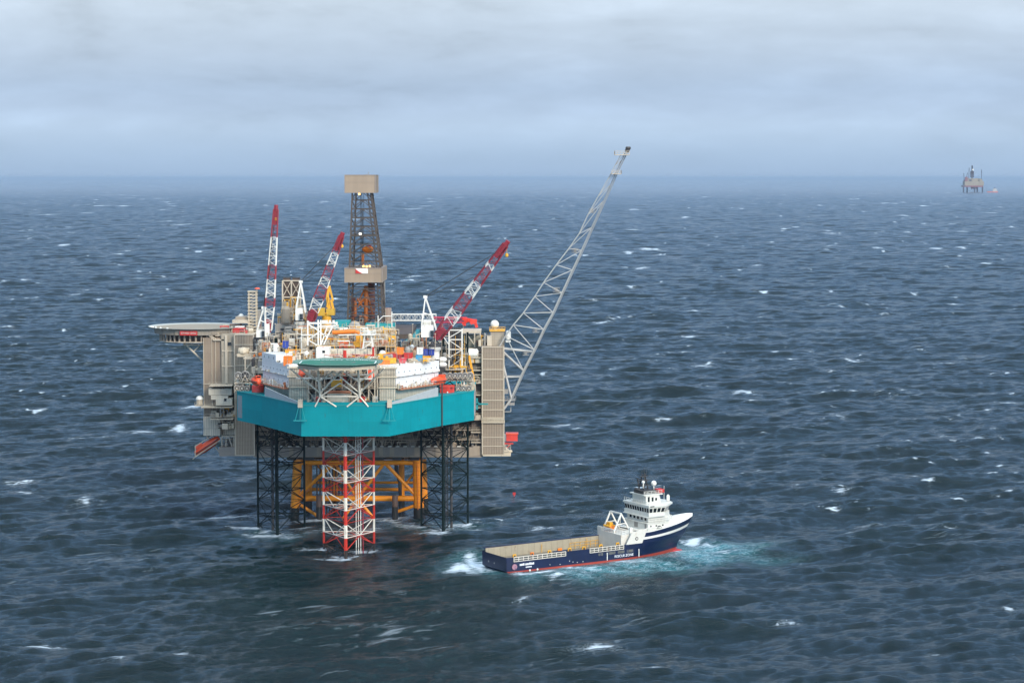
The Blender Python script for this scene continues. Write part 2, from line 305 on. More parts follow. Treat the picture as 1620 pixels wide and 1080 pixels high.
# ------------------------------------------------------------------ materials
MATS = {}
def mat(name, col, rough=0.55, metal=0.0, var=0.18, scale=0.6, rust=0.0, rustcol=(.13, .055, .025), panel=None, panel_dark=0.72, streak=0.25, zgrad=None, spec=None):
    """painted or bare surface: mottled colour, vertical weather streaks, optional rust patches and panel joints"""
    if name in MATS: return MATS[name]
    m = bpy.data.materials.new(name); m.use_nodes = True; t = m.node_tree; t.nodes.clear()
    tc = N(t, 'ShaderNodeTexCoord'); P = tc.outputs['Object']
    n = N(t, 'ShaderNodeTexNoise', i_Scale=scale, i_Detail=5.0, i_Roughness=0.6); LK(t, P, n.inputs['Vector'])
    mp = N(t, 'ShaderNodeMapping'); mp.inputs['Scale'].default_value = (1.6, 1.6, 0.12); LK(t, P, mp.inputs[0])
    ns = N(t, 'ShaderNodeTexNoise', i_Scale=1.0, i_Detail=4.0, i_Roughness=0.65); LK(t, mp.outputs[0], ns.inputs['Vector'])
    v = math_n(t, 'ADD', math_n(t, 'MULTIPLY', math_n(t, 'SUBTRACT', n.outputs[0], 0.5), 2.2 * var), math_n(t, 'MULTIPLY', math_n(t, 'SUBTRACT', ns.outputs[0], 0.5), 2.2 * var * streak * 2))
    fac = math_n(t, 'ADD', v, 1.0)
    c = N(t, 'ShaderNodeMix', data_type='RGBA', blend_type='MULTIPLY'); c.inputs[0].default_value = 1.0
    src = None
    if zgrad:                     # paint bands that repeat up a leg: (period, offset, share, second colour)
        sp = N(t, 'ShaderNodeSeparateXYZ'); LK(t, P, sp.inputs[0])
        fr = math_n(t, 'FRACT', math_n(t, 'DIVIDE', math_n(t, 'SUBTRACT', sp.outputs[2], zgrad[1]), zgrad[0]))
        st = math_n(t, 'MULTIPLY', math_n(t, 'LESS_THAN', fr, zgrad[2]), math_n(t, 'GREATER_THAN', sp.outputs[2], zgrad[1] - 1.0))
        bm = N(t, 'ShaderNodeMix', data_type='RGBA'); LK(t, st, bm.inputs[0]); bm.inputs[6].default_value = (*col, 1); bm.inputs[7].default_value = (*zgrad[3], 1)
        wet = N(t, 'ShaderNodeMix', data_type='RGBA'); LK(t, math_n(t, 'LESS_THAN', math_n(t, 'ADD', sp.outputs[2], math_n(t, 'MULTIPLY', n.outputs[0], 1.6)), 1.6), wet.inputs[0]); LK(t, bm.outputs[2], wet.inputs[6]); wet.inputs[7].default_value = (.025, .018, .014, 1)
        src = wet.outputs[2]
    if src: LK(t, src, c.inputs[6])
    else: c.inputs[6].default_value = (*col, 1)
    cc = N(t, 'ShaderNodeCombineXYZ')
    for i in range(3): LK(t, fac, cc.inputs[i])
    LK(t, cc.outputs[0], c.inputs[7]); cur = c.outputs[2]
    if panel:
        sp = N(t, 'ShaderNodeSeparateXYZ'); LK(t, P, sp.inputs[0])
        cv = N(t, 'ShaderNodeCombineXYZ'); LK(t, math_n(t, 'ADD', sp.outputs[0], sp.outputs[1]), cv.inputs[0]); LK(t, sp.outputs[2], cv.inputs[1])
        br = N(t, 'ShaderNodeTexBrick', offset=0.0, i_Scale=1.0); br.inputs['Brick Width'].default_value = panel[0]; br.inputs['Row Height'].default_value = panel[1]
        br.inputs['Mortar Size'].default_value = panel[2] if len(panel) > 2 else 0.07; br.inputs['Mortar Smooth'].default_value = 0.2
        LK(t, cv.outputs[0], br.inputs['Vector'])
        br.inputs['Color1'].default_value = g(1.0); br.inputs['Color2'].default_value = g(0.9); br.inputs['Mortar'].default_value = g(panel_dark)
        c2 = N(t, 'ShaderNodeMix', data_type='RGBA', blend_type='MULTIPLY'); c2.inputs[0].default_value = 1.0; LK(t, cur, c2.inputs[6]); LK(t, br.outputs[0], c2.inputs[7]); cur = c2.outputs[2]
    if rust:
        nr = N(t, 'ShaderNodeTexNoise', i_Scale=0.9, i_Detail=6.0, i_Roughness=0.7)
        mpr = N(t, 'ShaderNodeMapping'); mpr.inputs['Scale'].default_value = (1, 1, .45); LK(t, P, mpr.inputs[0]); LK(t, mpr.outputs[0], nr.inputs['Vector'])
        rr = ramp(t, [(.62 - .25 * rust, g(0)), (.74 - .2 * rust, g(.8))]); LK(t, nr.outputs[0], rr.inputs[0])
        c3 = N(t, 'ShaderNodeMix', data_type='RGBA'); LK(t, rr.outputs[0], c3.inputs[0]); LK(t, cur, c3.inputs[6]); c3.inputs[7].default_value = (*rustcol, 1); cur = c3.outputs[2]
    b = N(t, 'ShaderNodeBsdfPrincipled', i_Roughness=rough, i_Metallic=metal); LK(t, cur, b.inputs['Base Color'])
    if spec is not None: b.inputs['Specular IOR Level'].default_value = spec
    bu = N(t, 'ShaderNodeBump', i_Strength=0.25, i_Distance=0.05); LK(t, n.outputs[0], bu.inputs['Height']); LK(t, bu.outputs[0], b.inputs['Normal'])
    o = N(t, 'ShaderNodeOutputMaterial'); LK(t, b.outputs[0], o.inputs[0])
    MATS[name] = m; return m

def lamp_mat(name, col, strength):
    if name in MATS: return MATS[name]
    m = bpy.data.materials.new(name); m.use_nodes = True; t = m.node_tree; t.nodes.clear()
    e = N(t, 'ShaderNodeEmission', i_Strength=strength); e.inputs[0].default_value = (*col, 1)
    o = N(t, 'ShaderNodeOutputMaterial'); LK(t, e.outputs[0], o.inputs[0]); MATS[name] = m; return m

TEAL = mat('teal_hull_paint', (.001, .262, .298), .55, var=.17, scale=.12, panel=(6.0, 2.6, .035), panel_dark=.86, streak=.35, rust=.03, rustcol=(.05, .13, .13), spec=.15)
TEALD = mat('teal_paint', (.01, .26, .27), .5, rust=.12)
OFFW = mat('off_white_paint', (.62, .57, .48), .6, var=.14, rust=.16, rustcol=(.35, .20, .09))
WHITE = mat('white_paint', (.73, .71, .64), .5, var=.09, rust=.05, rustcol=(.35, .24, .14))
WHITEP = mat('white_panel', (.80, .81, .80), .5, var=.06, panel=(2.4, 3.3, .05), panel_dark=.82, rust=.04, rustcol=(.4, .3, .2))
CREAM = mat('cream_paint', (.53, .45, .33), .6, var=.14, rust=.10)
CREAMP = mat('cream_panel', (.60, .54, .43), .6, var=.10, panel=(2.0, 2.6, .07), panel_dark=.75)
LOUVRE = mat('cream_ribbed_panel', (.62, .55, .43), .6, var=.1, panel=(.75, 3.4, .12), panel_dark=.62, rust=.05)
CLAD = mat('taupe_cladding', (.275, .21, .15), .65, var=.10, scale=.15, panel=(1.1, 3.1, .06), panel_dark=.84, rust=.03)
CLADR = mat('taupe_ribbed_cladding', (.285, .22, .16), .65, var=.09, scale=.15, panel=(.62, 1.4, .10), panel_dark=.74)
CLADG = mat('grey_green_cladding', (.36, .31, .235), .6, var=.14, panel=(2.2, 5.0, .09), panel_dark=.78, rust=.05)
TAUPE = mat('taupe_steel', (.34, .275, .205), .6, var=.12)
BEIGE = mat('beige_steel', (.52, .44, .33), .55, var=.12, rust=.06)
GREY = mat('grey_steel', (.28, .265, .24), .5, var=.15, rust=.08)
PALE = mat('pale_galvanised_steel', (.64, .62, .57), .5, .0, var=.12)
DARK = mat('dark_steel', (.045, .043, .042), .6, var=.3, rust=.1)
DKBR = mat('dark_brown_steel', (.085, .060, .045), .6, var=.3, rust=.3)
LEGD = mat('dark_green_leg_paint', (.005, .014, .014), .65, var=.25, rust=.05, rustcol=(.05, .03, .015), spec=.15)
LEGRW = mat('red_and_white_leg_paint', (.55, .030, .014), .5, var=.2, rust=.22, rustcol=(.22, .07, .03), zgrad=(8.45, 4.4, .48, (.80, .75, .64)))
YEL = mat('yellow_jacket_paint', (.92, .30, .005), .5, var=.14, scale=.25, rust=.06, rustcol=(.22, .09, .02))
YELLOW = mat('yellow_paint', (.72, .36, .02), .5, var=.15, rust=.12)
BLACKG = mat('wet_marine_growth', (.018, .016, .012), .4, var=.4)
RED = mat('red_paint', (.52, .03, .025), .5, var=.12, rust=.05)
MAROON = mat('crane_red_paint', (.27, .022, .035), .5, var=.15)
ORANGE = mat('orange_gel_coat', (.78, .09, .025), .38, var=.08)
ORY = mat('orange_paint', (.72, .19, .015), .5, var=.15, rust=.1)
NAVY = mat('navy_hull_paint', (.0015, .008, .042), .4, var=.3, scale=.25, rust=.14, rustcol=(.022, .024, .04), panel=(5, 2.2, .02), panel_dark=.8)
BOOT = mat('red_antifouling', (.34, .045, .026), .5, var=.2, rust=.1)
DECKW = mat('timber_cargo_deck', (.20, .168, .12), .75, var=.16, panel=(.5, 50, .06), panel_dark=.75)
GREEN = mat('green_helideck_paint', (.020, .165, .105), .6, var=.15, scale=.35, rust=.05, rustcol=(.12, .13, .10))
HGREY = mat('grey_green_deck_coating', (.31, .26, .19), .7, var=.15, scale=.3)
BLUE = mat('blue_container_paint', (.02, .05, .30), .5, var=.15, rust=.06)
LBLUE = mat('light_blue_paint', (.05, .32, .55), .5)
GLASS = mat('dark_window_glass', (.012, .016, .02), .12, var=.2)
RUBBER = mat('black_rubber', (.02, .02, .022), .6)
NETM = mat('safety_net', (.13, .22, .18), .8, var=.2)
TERR = mat('red_brown_deck_paint', (.40, .15, .07), .7, var=.2, rust=.15)
LAMPW = lamp_mat('lit_floodlight', (1.0, .93, .75), 3.0)
LAMPO = lamp_mat('lit_work_lamp', (1.0, .55, .15), 3.0)

# ------------------------------------------------------------------ mesh builder
class MB:
    def __init__(s): s.v, s.f, s.mi, s.m = [], [], [], 0
    def add(s, v, f):
        b = len(s.v); s.v += [tuple(p) for p in v]; s.f += [tuple(b + i for i in q) for q in f]; s.mi += [s.m] * len(f)
    def box(s, x0, x1, y0, y1, z0, z1):
        if x1 < x0: x0, x1 = x1, x0
        if y1 < y0: y0, y1 = y1, y0
        if z1 < z0: z0, z1 = z1, z0
        s.add([(x0, y0, z0), (x1, y0, z0), (x1, y1, z0), (x0, y1, z0), (x0, y0, z1), (x1, y0, z1), (x1, y1, z1), (x0, y1, z1)],
              [(3, 2, 1, 0), (4, 5, 6, 7), (0, 1, 5, 4), (1, 2, 6, 5), (2, 3, 7, 6), (3, 0, 4, 7)])
    def cbox(s, c, sx, sy, sz, rz=0.0):
        ca, sa = math.cos(rz), math.sin(rz); v = []
        for dz in (-.5, .5):
            for dx, dy in ((-.5, -.5), (.5, -.5), (.5, .5), (-.5, .5)):
                a, b = dx * sx, dy * sy; v.append((c[0] + a * ca - b * sa, c[1] + a * sa + b * ca, c[2] + dz * sz))
        s.add(v, [(3, 2, 1, 0), (4, 5, 6, 7), (0, 1, 5, 4), (1, 2, 6, 5), (2, 3, 7, 6), (3, 0, 4, 7)])
    def _fr(s, p, q, up=None):
        p, q = Vector(p), Vector(q); d = (q - p).normalized()
        up = Vector(up) if up is not None else (Vector((0, 0, 1)) if abs(d.z) < .95 else Vector((0, 1, 0)))
        a = d.cross(up).normalized(); b = a.cross(d).normalized(); return p, q, a, b
    def beam(s, p, q, w, h=None, up=None):
        h = h or w; p, q, a, b = s._fr(p, q, up); v = []
        for c in (p, q):
            for i, j in ((-.5, -.5), (.5, -.5), (.5, .5), (-.5, .5)): v.append(c + a * w * i + b * h * j)
        s.add(v, [(0, 1, 2, 3), (7, 6, 5, 4), (1, 0, 4, 5), (2, 1, 5, 6), (3, 2, 6, 7), (0, 3, 7, 4)])
    def tube(s, p, q, r, r1=None, n=8):
        r1 = r if r1 is None else r1; p, q, a, b = s._fr(p, q); v = []
        for c, rr in ((p, r), (q, r1)):
            for i in range(n):
                t = 2 * math.pi * i / n; v.append(c + a * rr * math.cos(t) + b * rr * math.sin(t))
        f = [(i, n + i, n + (i + 1) % n, (i + 1) % n) for i in range(n)] + [tuple(range(n)), tuple(range(2 * n - 1, n - 1, -1))]
        s.add(v, f)
    def pipe(s, pts, r, n=6):
        for a, b in zip(pts[:-1], pts[1:]): s.tube(a, b, r, n=n)
    def prism(s, poly, z0, z1, z1s=None):
        n = len(poly); v = [(x, y, z0) for x, y in poly] + [(x, y, z1s[i] if z1s else z1) for i, (x, y) in enumerate(poly)]
        s.add(v, [tuple(range(n - 1, -1, -1)), tuple(range(n, 2 * n))] + [(i, (i + 1) % n, n + (i + 1) % n, n + i) for i in range(n)])
    def wall(s, p, q, za, zb, t):
        """upright plate from plan point p to q; za, zb = (bottom, top) at each end; thickness t to the left of p>q"""
        dx, dy = q[0] - p[0], q[1] - p[1]; l = math.hypot(dx, dy); nx, ny = -dy / l * t, dx / l * t
        v = [(p[0], p[1], za[0]), (q[0], q[1], zb[0]), (q[0] + nx, q[1] + ny, zb[0]), (p[0] + nx, p[1] + ny, za[0]),
             (p[0], p[1], za[1]), (q[0], q[1], zb[1]), (q[0] + nx, q[1] + ny, zb[1]), (p[0] + nx, p[1] + ny, za[1])]
        s.add(v, [(3, 2, 1, 0), (4, 5, 6, 7), (0, 1, 5, 4), (1, 2, 6, 5), (2, 3, 7, 6), (3, 0, 4, 7)])
    def sphere(s, c, r, nu=12, nv=8, lo=-1.0, sz=1.0):
        v, f = [], []; t0 = math.asin(lo)
        for j in range(nv + 1):
            t = t0 + (math.pi / 2 - t0) * j / nv
            for i in range(nu):
                p = 2 * math.pi * i / nu; v.append((c[0] + r * math.cos(t) * math.cos(p), c[1] + r * math.cos(t) * math.sin(p), c[2] + r * sz * math.sin(t)))
        for j in range(nv):
            for i in range(nu): f.append((j * nu + i, j * nu + (i + 1) % nu, (j + 1) * nu + (i + 1) % nu, (j + 1) * nu + i))
        f.append(tuple(range(nu - 1, -1, -1))); s.add(v, f)
    def ring(s, c, ax, R_, r, n=14, m=6):
        ax = Vector(ax).normalized(); a = ax.orthogonal().normalized(); b = ax.cross(a); c = Vector(c); v, f = [], []
        for i in range(n):
            t = 2 * math.pi * i / n; d = a * math.cos(t) + b * math.sin(t)
            for j in range(m):
                u = 2 * math.pi * j / m; v.append(c + d * (R_ + r * math.cos(u)) + ax * r * math.sin(u))
        for i in range(n):
            for j in range(m): f.append((i * m + j, ((i + 1) % n) * m + j, ((i + 1) % n) * m + (j + 1) % m, i * m + (j + 1) % m))
        s.add(v, f)
    def lathe(s, c, prof, n=14, ax=(0, 0, 1)):
        """profile of (radius, distance along ax)"""
        ax = Vector(ax).normalized(); a = ax.orthogonal().normalized(); b = ax.cross(a); c = Vector(c); v, f = [], []
        for r, h in prof:
            for i in range(n):
                t = 2 * math.pi * i / n; v.append(c + ax * h + (a * math.cos(t) + b * math.sin(t)) * r)
        k = len(prof)
        for j in range(k - 1):
            for i in range(n): f.append((j * n + i, j * n + (i + 1) % n, (j + 1) * n + (i + 1) % n, (j + 1) * n + i))
        f.append(tuple(range(n - 1, -1, -1))); f.append(tuple(range((k - 1) * n, k * n))); s.add(v, f)
    def rail(s, pts, h=1.1, step=1.8, closed=False, t=.07):
        pts = [Vector(p) for p in pts]
        if closed: pts = pts + [pts[0]]
        for a, b in zip(pts[:-1], pts[1:]):
            l = (b - a).length; n = max(1, int(l / step))
            for k in (h, h * .52): s.beam(a + Vector((0, 0, k)), b + Vector((0, 0, k)), t)
            for i in range(n + 1): s.beam(a.lerp(b, i / n), a.lerp(b, i / n) + Vector((0, 0, h)), t)
    def build(s, name, mats, parent=None, label=None, smooth=False):
        me = bpy.data.meshes.new(name)
        off = Vector((0, 0, 0))
        p = parent
        if p is not None and not p.get('_local'):
            off = Vector(p['_o'])
        me.from_pydata([(a - off[0], b - off[1], c - off[2]) for a, b, c in s.v], [], s.f)
        for m in (mats if isinstance(mats, (list, tuple)) else [mats]): me.materials.append(m)
        me.polygons.foreach_set('material_index', s.mi)
        if smooth: me.polygons.foreach_set('use_smooth', [True] * len(me.polygons))
        me.update()
        o = bpy.data.objects.new(name, me); COL.objects.link(o)
        if parent is not None:
            o.parent = parent; o['_o'] = tuple(off)
            if parent.get('_local'): o['_local'] = 1
        if label: o['label'] = label
        if name in ('machinery', 'small_fittings', 'piping', 'pipe_runs', 'walkway_gear', 'wall_fittings', 'drill_floor_gear'): o['kind'] = 'stuff'
        return o

def thing(name, label, cat, loc=(0, 0, 0), group=None, local=False, rot=None):
    o = bpy.data.objects.new(name, None); COL.objects.link(o); o.location = loc; o.empty_display_size = 0.5
    o['label'] = label; o['category'] = cat; o['_o'] = tuple(loc)
    if local: o['_local'] = 1
    if rot: o.rotation_euler = rot
    if group: o['group'] = group
    return o
def single(mb, name, mats, label, cat, group=None, smooth=False):
    """a thing that is one mesh"""
    xs = [sum(c) / len(s_) for s_ in [mb.v] for c in zip(*mb.v)]; z = min(p[2] for p in mb.v)
    off = Vector((xs[0], xs[1], z)); mb.v = [(a - off[0], b - off[1], c - off[2]) for a, b, c in mb.v]
    o = mb.build(name, mats, None, None, smooth); o.location = off; o['label'] = label; o['category'] = cat
    if group: o['group'] = group
    return o
def lettering(text, size, mat_, parent, p, right, up, name='lettering', depth=.03):
    cu = bpy.data.curves.new(name, 'FONT'); cu.body = text; cu.size = size; cu.extrude = depth; cu.align_x = 'CENTER'; cu.align_y = 'CENTER'
    tmp = bpy.data.objects.new(name + '_tmp', cu); COL.objects.link(tmp)
    dg = bpy.context.evaluated_depsgraph_get(); dg.update()
    me0 = bpy.data.meshes.new_from_object(tmp.evaluated_get(dg)); bpy.data.objects.remove(tmp)
    right, up = Vector(right).normalized(), Vector(up).normalized(); nrm = right.cross(up)
    mb = MB(); p = Vector(p)
    mb.add([p + right * v.co.x + up * v.co.y + nrm * v.co.z for v in me0.vertices], [tuple(q.vertices) for q in me0.polygons])
    bpy.data.meshes.remove(me0)
    return mb.build(name, mat_, parent)

def octagon(cx, cy, r, rot=22.5, n=8, sy=1.0):
    return [(cx + r * math.cos(R(rot + 360 * i / n)), cy + sy * r * math.sin(R(rot + 360 * i / n))) for i in range(n)]

def boom4(mb, p, q, w0, d0, w1, d1, n, rc, rb, band=None, up=(0, 0, 1), wide=None, cap=0.0, mid=None):
    """four-chord lattice boom with zigzag lacing; band(i) gives the paint of bay i; mid = (position, width, depth) of its deepest place"""
    p, q = Vector(p), Vector(q); d = (q - p).normalized()
    a = (Vector(wide) if wide is not None else d.cross(Vector(up))); a = (a - d * a.dot(d)).normalized(); b = a.cross(d).normalized()
    def sec(t):
        if mid:
            if t < mid[0]: k = t / mid[0]; w, dd = w0 + (mid[1] - w0) * k, d0 + (mid[2] - d0) * k
            else: k = (t - mid[0]) / (1 - mid[0]); w, dd = mid[1] + (w1 - mid[1]) * k, mid[2] + (d1 - mid[2]) * k
        else: w, dd = w0 + (w1 - w0) * t, d0 + (d1 - d0) * t
        c = p.lerp(q, t); return [c + a * w * i / 2 + b * dd * j / 2 for i, j in ((-1, -1), (1, -1), (1, 1), (-1, 1))]
    prev = sec(0)
    for i in range(n):
        cur = sec((i + 1) / n); mb.m = band(i) if band else mb.m
        for k in range(4):
            mb.tube(prev[k], cur[k], rc, n=5)
            k2 = (k + 1) % 4
            if i % 2 == 0: mb.beam(prev[k], cur[k2], rb)
            else: mb.beam(prev[k2], cur[k], rb)
            if i % 2 == 1 or n < 8: mb.beam(cur[k], cur[k2], rb)
        prev = cur
    return sec

def jumble(mb, x0, x1, y0, y1, z, hmax, n, rng, nm=6, big=1.0):
    """pipes, vessels, cabinets and frames standing on a deck; picks among nm paints"""
    for _ in range(n):
        x, y = rng.uniform(x0, x1), rng.uniform(y0, y1); k = rng.random(); mb.m = rng.randrange(nm); h = hmax * rng.uniform(.25, 1.0)
        if k < .30:
            sx, sy = rng.uniform(.6, 2.4) * big, rng.uniform(.6, 2.0) * big; mb.box(x - sx / 2, x + sx / 2, y - sy / 2, y + sy / 2, z, z + h * .8)
        elif k < .42:
            r = rng.uniform(.25, .7) * big; mb.lathe((x, y, z), [(r * .7, 0), (r, .25), (r, max(.5, h - .4)), (r * .55, h)], 8)
        elif k < .62:
            l = rng.uniform(1.5, 5.0) * big; zz = z + h; r = rng.uniform(.08, .26); xa, xb = max(x0, x - l / 2), min(x1, x + l / 2)
            mb.tube((xa, y, zz), (xb, y, zz), r, n=6); mb.beam((xa + .2, y, z), (xa + .2, y, zz), .14); mb.beam((xb - .2, y, z), (xb - .2, y, zz), .14)
        elif k < .74:
            r = rng.uniform(.08, .2); mb.tube((x, y, z), (x, y, z + h), r, n=6)
            mb.tube((x, y, z + h), (min(x1, max(x0, x + rng.uniform(-2, 2))), y, z + h), r, n=6)
        elif k < .86:
            sx = rng.uniform(1.0, 2.4) * big; sy = rng.uniform(.8, 1.6)
            for i in (-.5, .5):
                for j in (-.5, .5): mb.beam((x + i * sx, y + j * sy, z), (x + i * sx, y + j * sy, z + h), .13)
            for zz in (h, h * .55):
                mb.beam((x - sx / 2, y - sy / 2, z + zz), (x + sx / 2, y - sy / 2, z + zz), .13)
            mb.beam((x - sx / 2, y - sy / 2, z), (x + sx / 2, y - sy / 2, z + h), .1); mb.box(x - sx / 2, x + sx / 2, y - sy / 2, y + sy / 2, z + h, z + h + .12)
        elif k < .93:
            r = rng.uniform(.35, .8) * big; l = rng.uniform(1.4, 3.2) * big
            mb.lathe((x - l / 2, y, z + r + .4), [(r * .5, 0), (r, .25), (r, l - .25), (r * .5, l)], 8, (1, 0, 0)); mb.box(x - l * .3, x + l * .3, y - .3, y + .3, z, z + .5)
        else:
            mb.beam((x, y, z), (min(x1, x + h * .8), y, z + h), .3, .1)
# ================================================================== JACK-UP RIG
C0 = -49.8
rig = thing('jackup_rig', 'three legged jack-up rig with teal hull standing before the taupe platform', 'jack-up rig', (C0, 715, 0))
PLAN = [(-13.1, 672), (13.1, 672), (28, 701), (37.7, 717), (37.7, 750), (22, 768), (-22, 768), (-37.7, 750), (-37.7, 717), (-28, 701)]
def hp(i): return (C0 + PLAN[i][0], PLAN[i][1])
HB, HT = 37.3, 46.6
hm = MB(); hm.prism([hp(i) for i in range(10)], HB, HT)
hull = hm.build('hull', TEAL, rig)
# bow coaming, grey wedge bulwarks along the raked sides, rim bar
b = MB(); b.wall(hp(0), hp(1), (HT, 47.5), (HT, 47.5), .4); b.build('bow_coaming', TEAL, hull)
def off(p, q, d):
    dx, dy = q[0] - p[0], q[1] - p[1]; l = math.hypot(dx, dy); return (p[0] - dy / l * d, p[1] + dx / l * d), (q[0] - dy / l * d, q[1] + dx / l * d)
def lerp2(p, q, t): return (p[0] + (q[0] - p[0]) * t, p[1] + (q[1] - p[1]) * t)
for (i, j) in ((1, 2), (9, 0)):
    p, q = off(hp(i), hp(j), .05)
    b = MB()
    if i == 1: b.wall(p, lerp2(p, q, .93), (HT, HT + .6), (HT, 49.4), .3)
    else: b.wall(lerp2(p, q, .07), q, (HT, 49.6), (HT, HT + .6), .3)
    b.build('bulwark', mat('pale_grey_bulwark', (.40, .43, .43), .5, var=.08, rust=.04), hull)
b = MB()
for i, j in ((0, 1), (1, 2), (2, 3), (3, 4), (7, 8), (8, 9), (9, 0)):
    b.beam((*hp(i), HT), (*hp(j), HT), .3)
b.build('gunwale', TEALD, hull)
b = MB(); x, y = lerp2(hp(1), hp(2), .985); b.tube((x + .3, y - .2, HB - .4), (x + .3, y - .2, HT + 4), .22); b.build('overboard_pipe', DARK, hull)
b = MB(); b.box(C0 + 37.72, C0 + 37.9, 718, 740, 38.5, 45.7); b.build('lit_side_plate', mat('lit_side_grey', (.40, .36, .34), .6, var=.2, rust=.1, rustcol=(.30, .14, .10)), hull)  # pale plate: the light on this side face put into its colour
# primer patch on the outer left face, as a plate lying on it
p, q = lerp2(hp(8), hp(9), .03), lerp2(hp(8), hp(9), .20)
b = MB(); pp, qq = off(p, q, -.06); b.wall(pp, qq, (HB + 1.0, HT - 1.2), (HB + 1.0, HT - 1.2), .05); b.build('primer_patch', mat('faded_primer', (.22, .27, .28), .6, var=.3, rust=.3, rustcol=(.33, .18, .15)), hull)
# anchor racks at the bow corners
for s_ in (-1, 1):
    x, y = C0 + s_ * 13.3, 671.4
    b = MB(); b.m = 0
    b.box(x - .7, x + .7, y - .5, y + .8, 46.0, 48.4)
    b.m = 1
    for a_ in (-1, 1): b.beam((x + a_ * .5, y - .2, 46.0), (x + a_ * 1.5, y - 1.2, 42.2), .16)
    b.beam((x, y - .2, 46), (x, y - 1.2, 42.2), .14); b.beam((x - 2.0, y - 1.2, 42.2), (x + 2.0, y - 1.2, 42.2), .28); b.beam((x - 1.4, y + .3, 42.2), (x - 1.4, y - 1.2, 42.2), .2); b.beam((x + 1.4, y + .3, 42.2), (x + 1.4, y - 1.2, 42.2), .2)
    b.build('anchor_rack', [BEIGE, TEALD], hull)

# ------------------------------------------------------------------ legs
def make_leg(cx, ybase, side, zt, paint, label, pipes, zig=8.45, z0=4.4):
    leg = MB(); hgt = side * .866
    pts = [(cx - side / 2, ybase), (cx + side / 2, ybase), (cx, ybase - hgt)]
    br = MB(); zz = z0 - 3 * zig
    while zz < zt - 1:
        for i in range(3):
            p, q = pts[i], pts[(i + 1) % 3]; m_ = ((p[0] + q[0]) / 2, (p[1] + q[1]) / 2)
            br.tube((*p, zz), (*q, zz), .17, n=6)
            for e in (p, q):
                if zz + zig / 2 < zt: br.tube((*m_, zz), (*e, zz + zig * .54), .15, n=6)
                if zz + zig < zt: br.tube((*e, zz + zig * .54), (*m_, zz + zig), .15, n=6)
        if zz + zig * .54 < zt:
            for i in range(3): br.tube((*pts[i], zz + zig * .54), (*pts[(i + 1) % 3], zz + zig * .54), .09, n=5)
        mids = [((pts[i][0] + pts[(i + 1) % 3][0]) / 2, (pts[i][1] + pts[(i + 1) % 3][1]) / 2) for i in range(3)]
        for i in range(3): br.tube((*mids[i], zz), (*mids[(i + 1) % 3], zz), .11, n=5)
        zz += zig
    root = br.build('leg', paint, rig, label)
    for p in pts:
        c = MB(); c.tube((*p, -20), (*p, zt), .34, n=10)
        dx, dy = cx - p[0], ybase - hgt * .33 - p[1]; l = math.hypot(dx, dy); nx, ny = -dy / l, dx / l
        for s_ in (-1, 1): c.box(p[0] + nx * s_ * .42 - .09, p[0] + nx * s_ * .42 + .09, p[1] + ny * s_ * .42 - .09, p[1] + ny * s_ * .42 + .09, -20, zt)
        c.build('chord', paint, root)
    if pipes:
        for k, (dx, dy, r, mm) in enumerate(pipes):
            c = MB(); c.tube((cx + dx, ybase - hgt * .45 + dy, -15), (cx + dx, ybase - hgt * .45 + dy, 39), r, n=8); c.build('riser_pipe', mm, root)
    return root
make_leg(-50.8, 699.0, 15.6, 62, LEGRW, 'bow leg painted in red and white bands', [(2.6, 1, .13, WHITE), (3.3, 1, .13, WHITE), (4.0, 1, .13, WHITE), (4.7, 1.4, .17, MAROON)])
make_leg(-75.8, 737.7, 15.25, 63, LEGD, 'dark green lattice leg under the hull end nearest the cantilevered helideck', [(-2.2, 0, .42, DARK), (-1.2, 0, .16, DARK)])
make_leg(-22.15, 737.7, 15.25, 64, LEGD, 'dark green lattice leg under the hull end nearest the flare boom', [(2.4, 0, .42, DARK), (1.2, 0, .16, DARK), (.6, 0, .16, DARK)])

# ------------------------------------------------------------------ accommodation
def windows(par, p, q, zs, n, w=.34, h=.36, out=.04, mat_=mat('grey_window_glass', (.10, .11, .12), .2)):
    for z in zs:
        for i in range(n):
            a, c = lerp2(p, q, (i + .5) / n - .5 * w / math.hypot(q[0] - p[0], q[1] - p[1])), lerp2(p, q, (i + .5) / n + .5 * w / math.hypot(q[0] - p[0], q[1] - p[1]))
            a, c = off(a, c, -out); k = MB(); k.wall(a, c, (z, z + h), (z, z + h), .05); k.build('window', mat_, par)
RW = ((-35.4, 688.0), (-22.9, 708.5)); LW = ((-78.9, 712.0), (-68.2, 690.0))
for (p, q), (zb, zt), lab in ((RW, (50.2, 57.0), None), (LW, (50.3, 57.2), None)):
    b = MB(); p2, q2 = off(p, q, 9.0)
    b.prism([p, q, q2, p2], zb + 3.42, zt); b.prism([off(p, q, .25)[0], off(p, q, .25)[1], q2, p2], zb, zb + 3.3)
    o = b.build('accommodation_block', WHITEP, rig)
    windows(o, p, q, (zb + 4.6,), 8); windows(o, off(p, q, .25)[0], off(p, q, .25)[1], (zb + 1.4,), 6)
    b = MB(); pp, qq = off(p, q, -.35); b.wall(pp, qq, (zb + 3.3, zb + 3.42), (zb + 3.3, zb + 3.42), 1.0); b.build('deck_edge', GREY, o)
    b = MB(); pp, qq = off(p, q, .3); b.rail([(*pp, zt), (*qq, zt)], 1.1, 2.0); b.build('handrail', BEIGE, o)
# taller end of the white block by the helideck side
b = MB(); p, q = LW[0], lerp2(*LW, .52); p2, q2 = off(p, q, 7); b.prism([p, q, q2, p2], 57.25, 59.4); o = b.build('upper_block', WHITEP, rig); windows(o, p, q, (57.9,), 3, .35, .8)
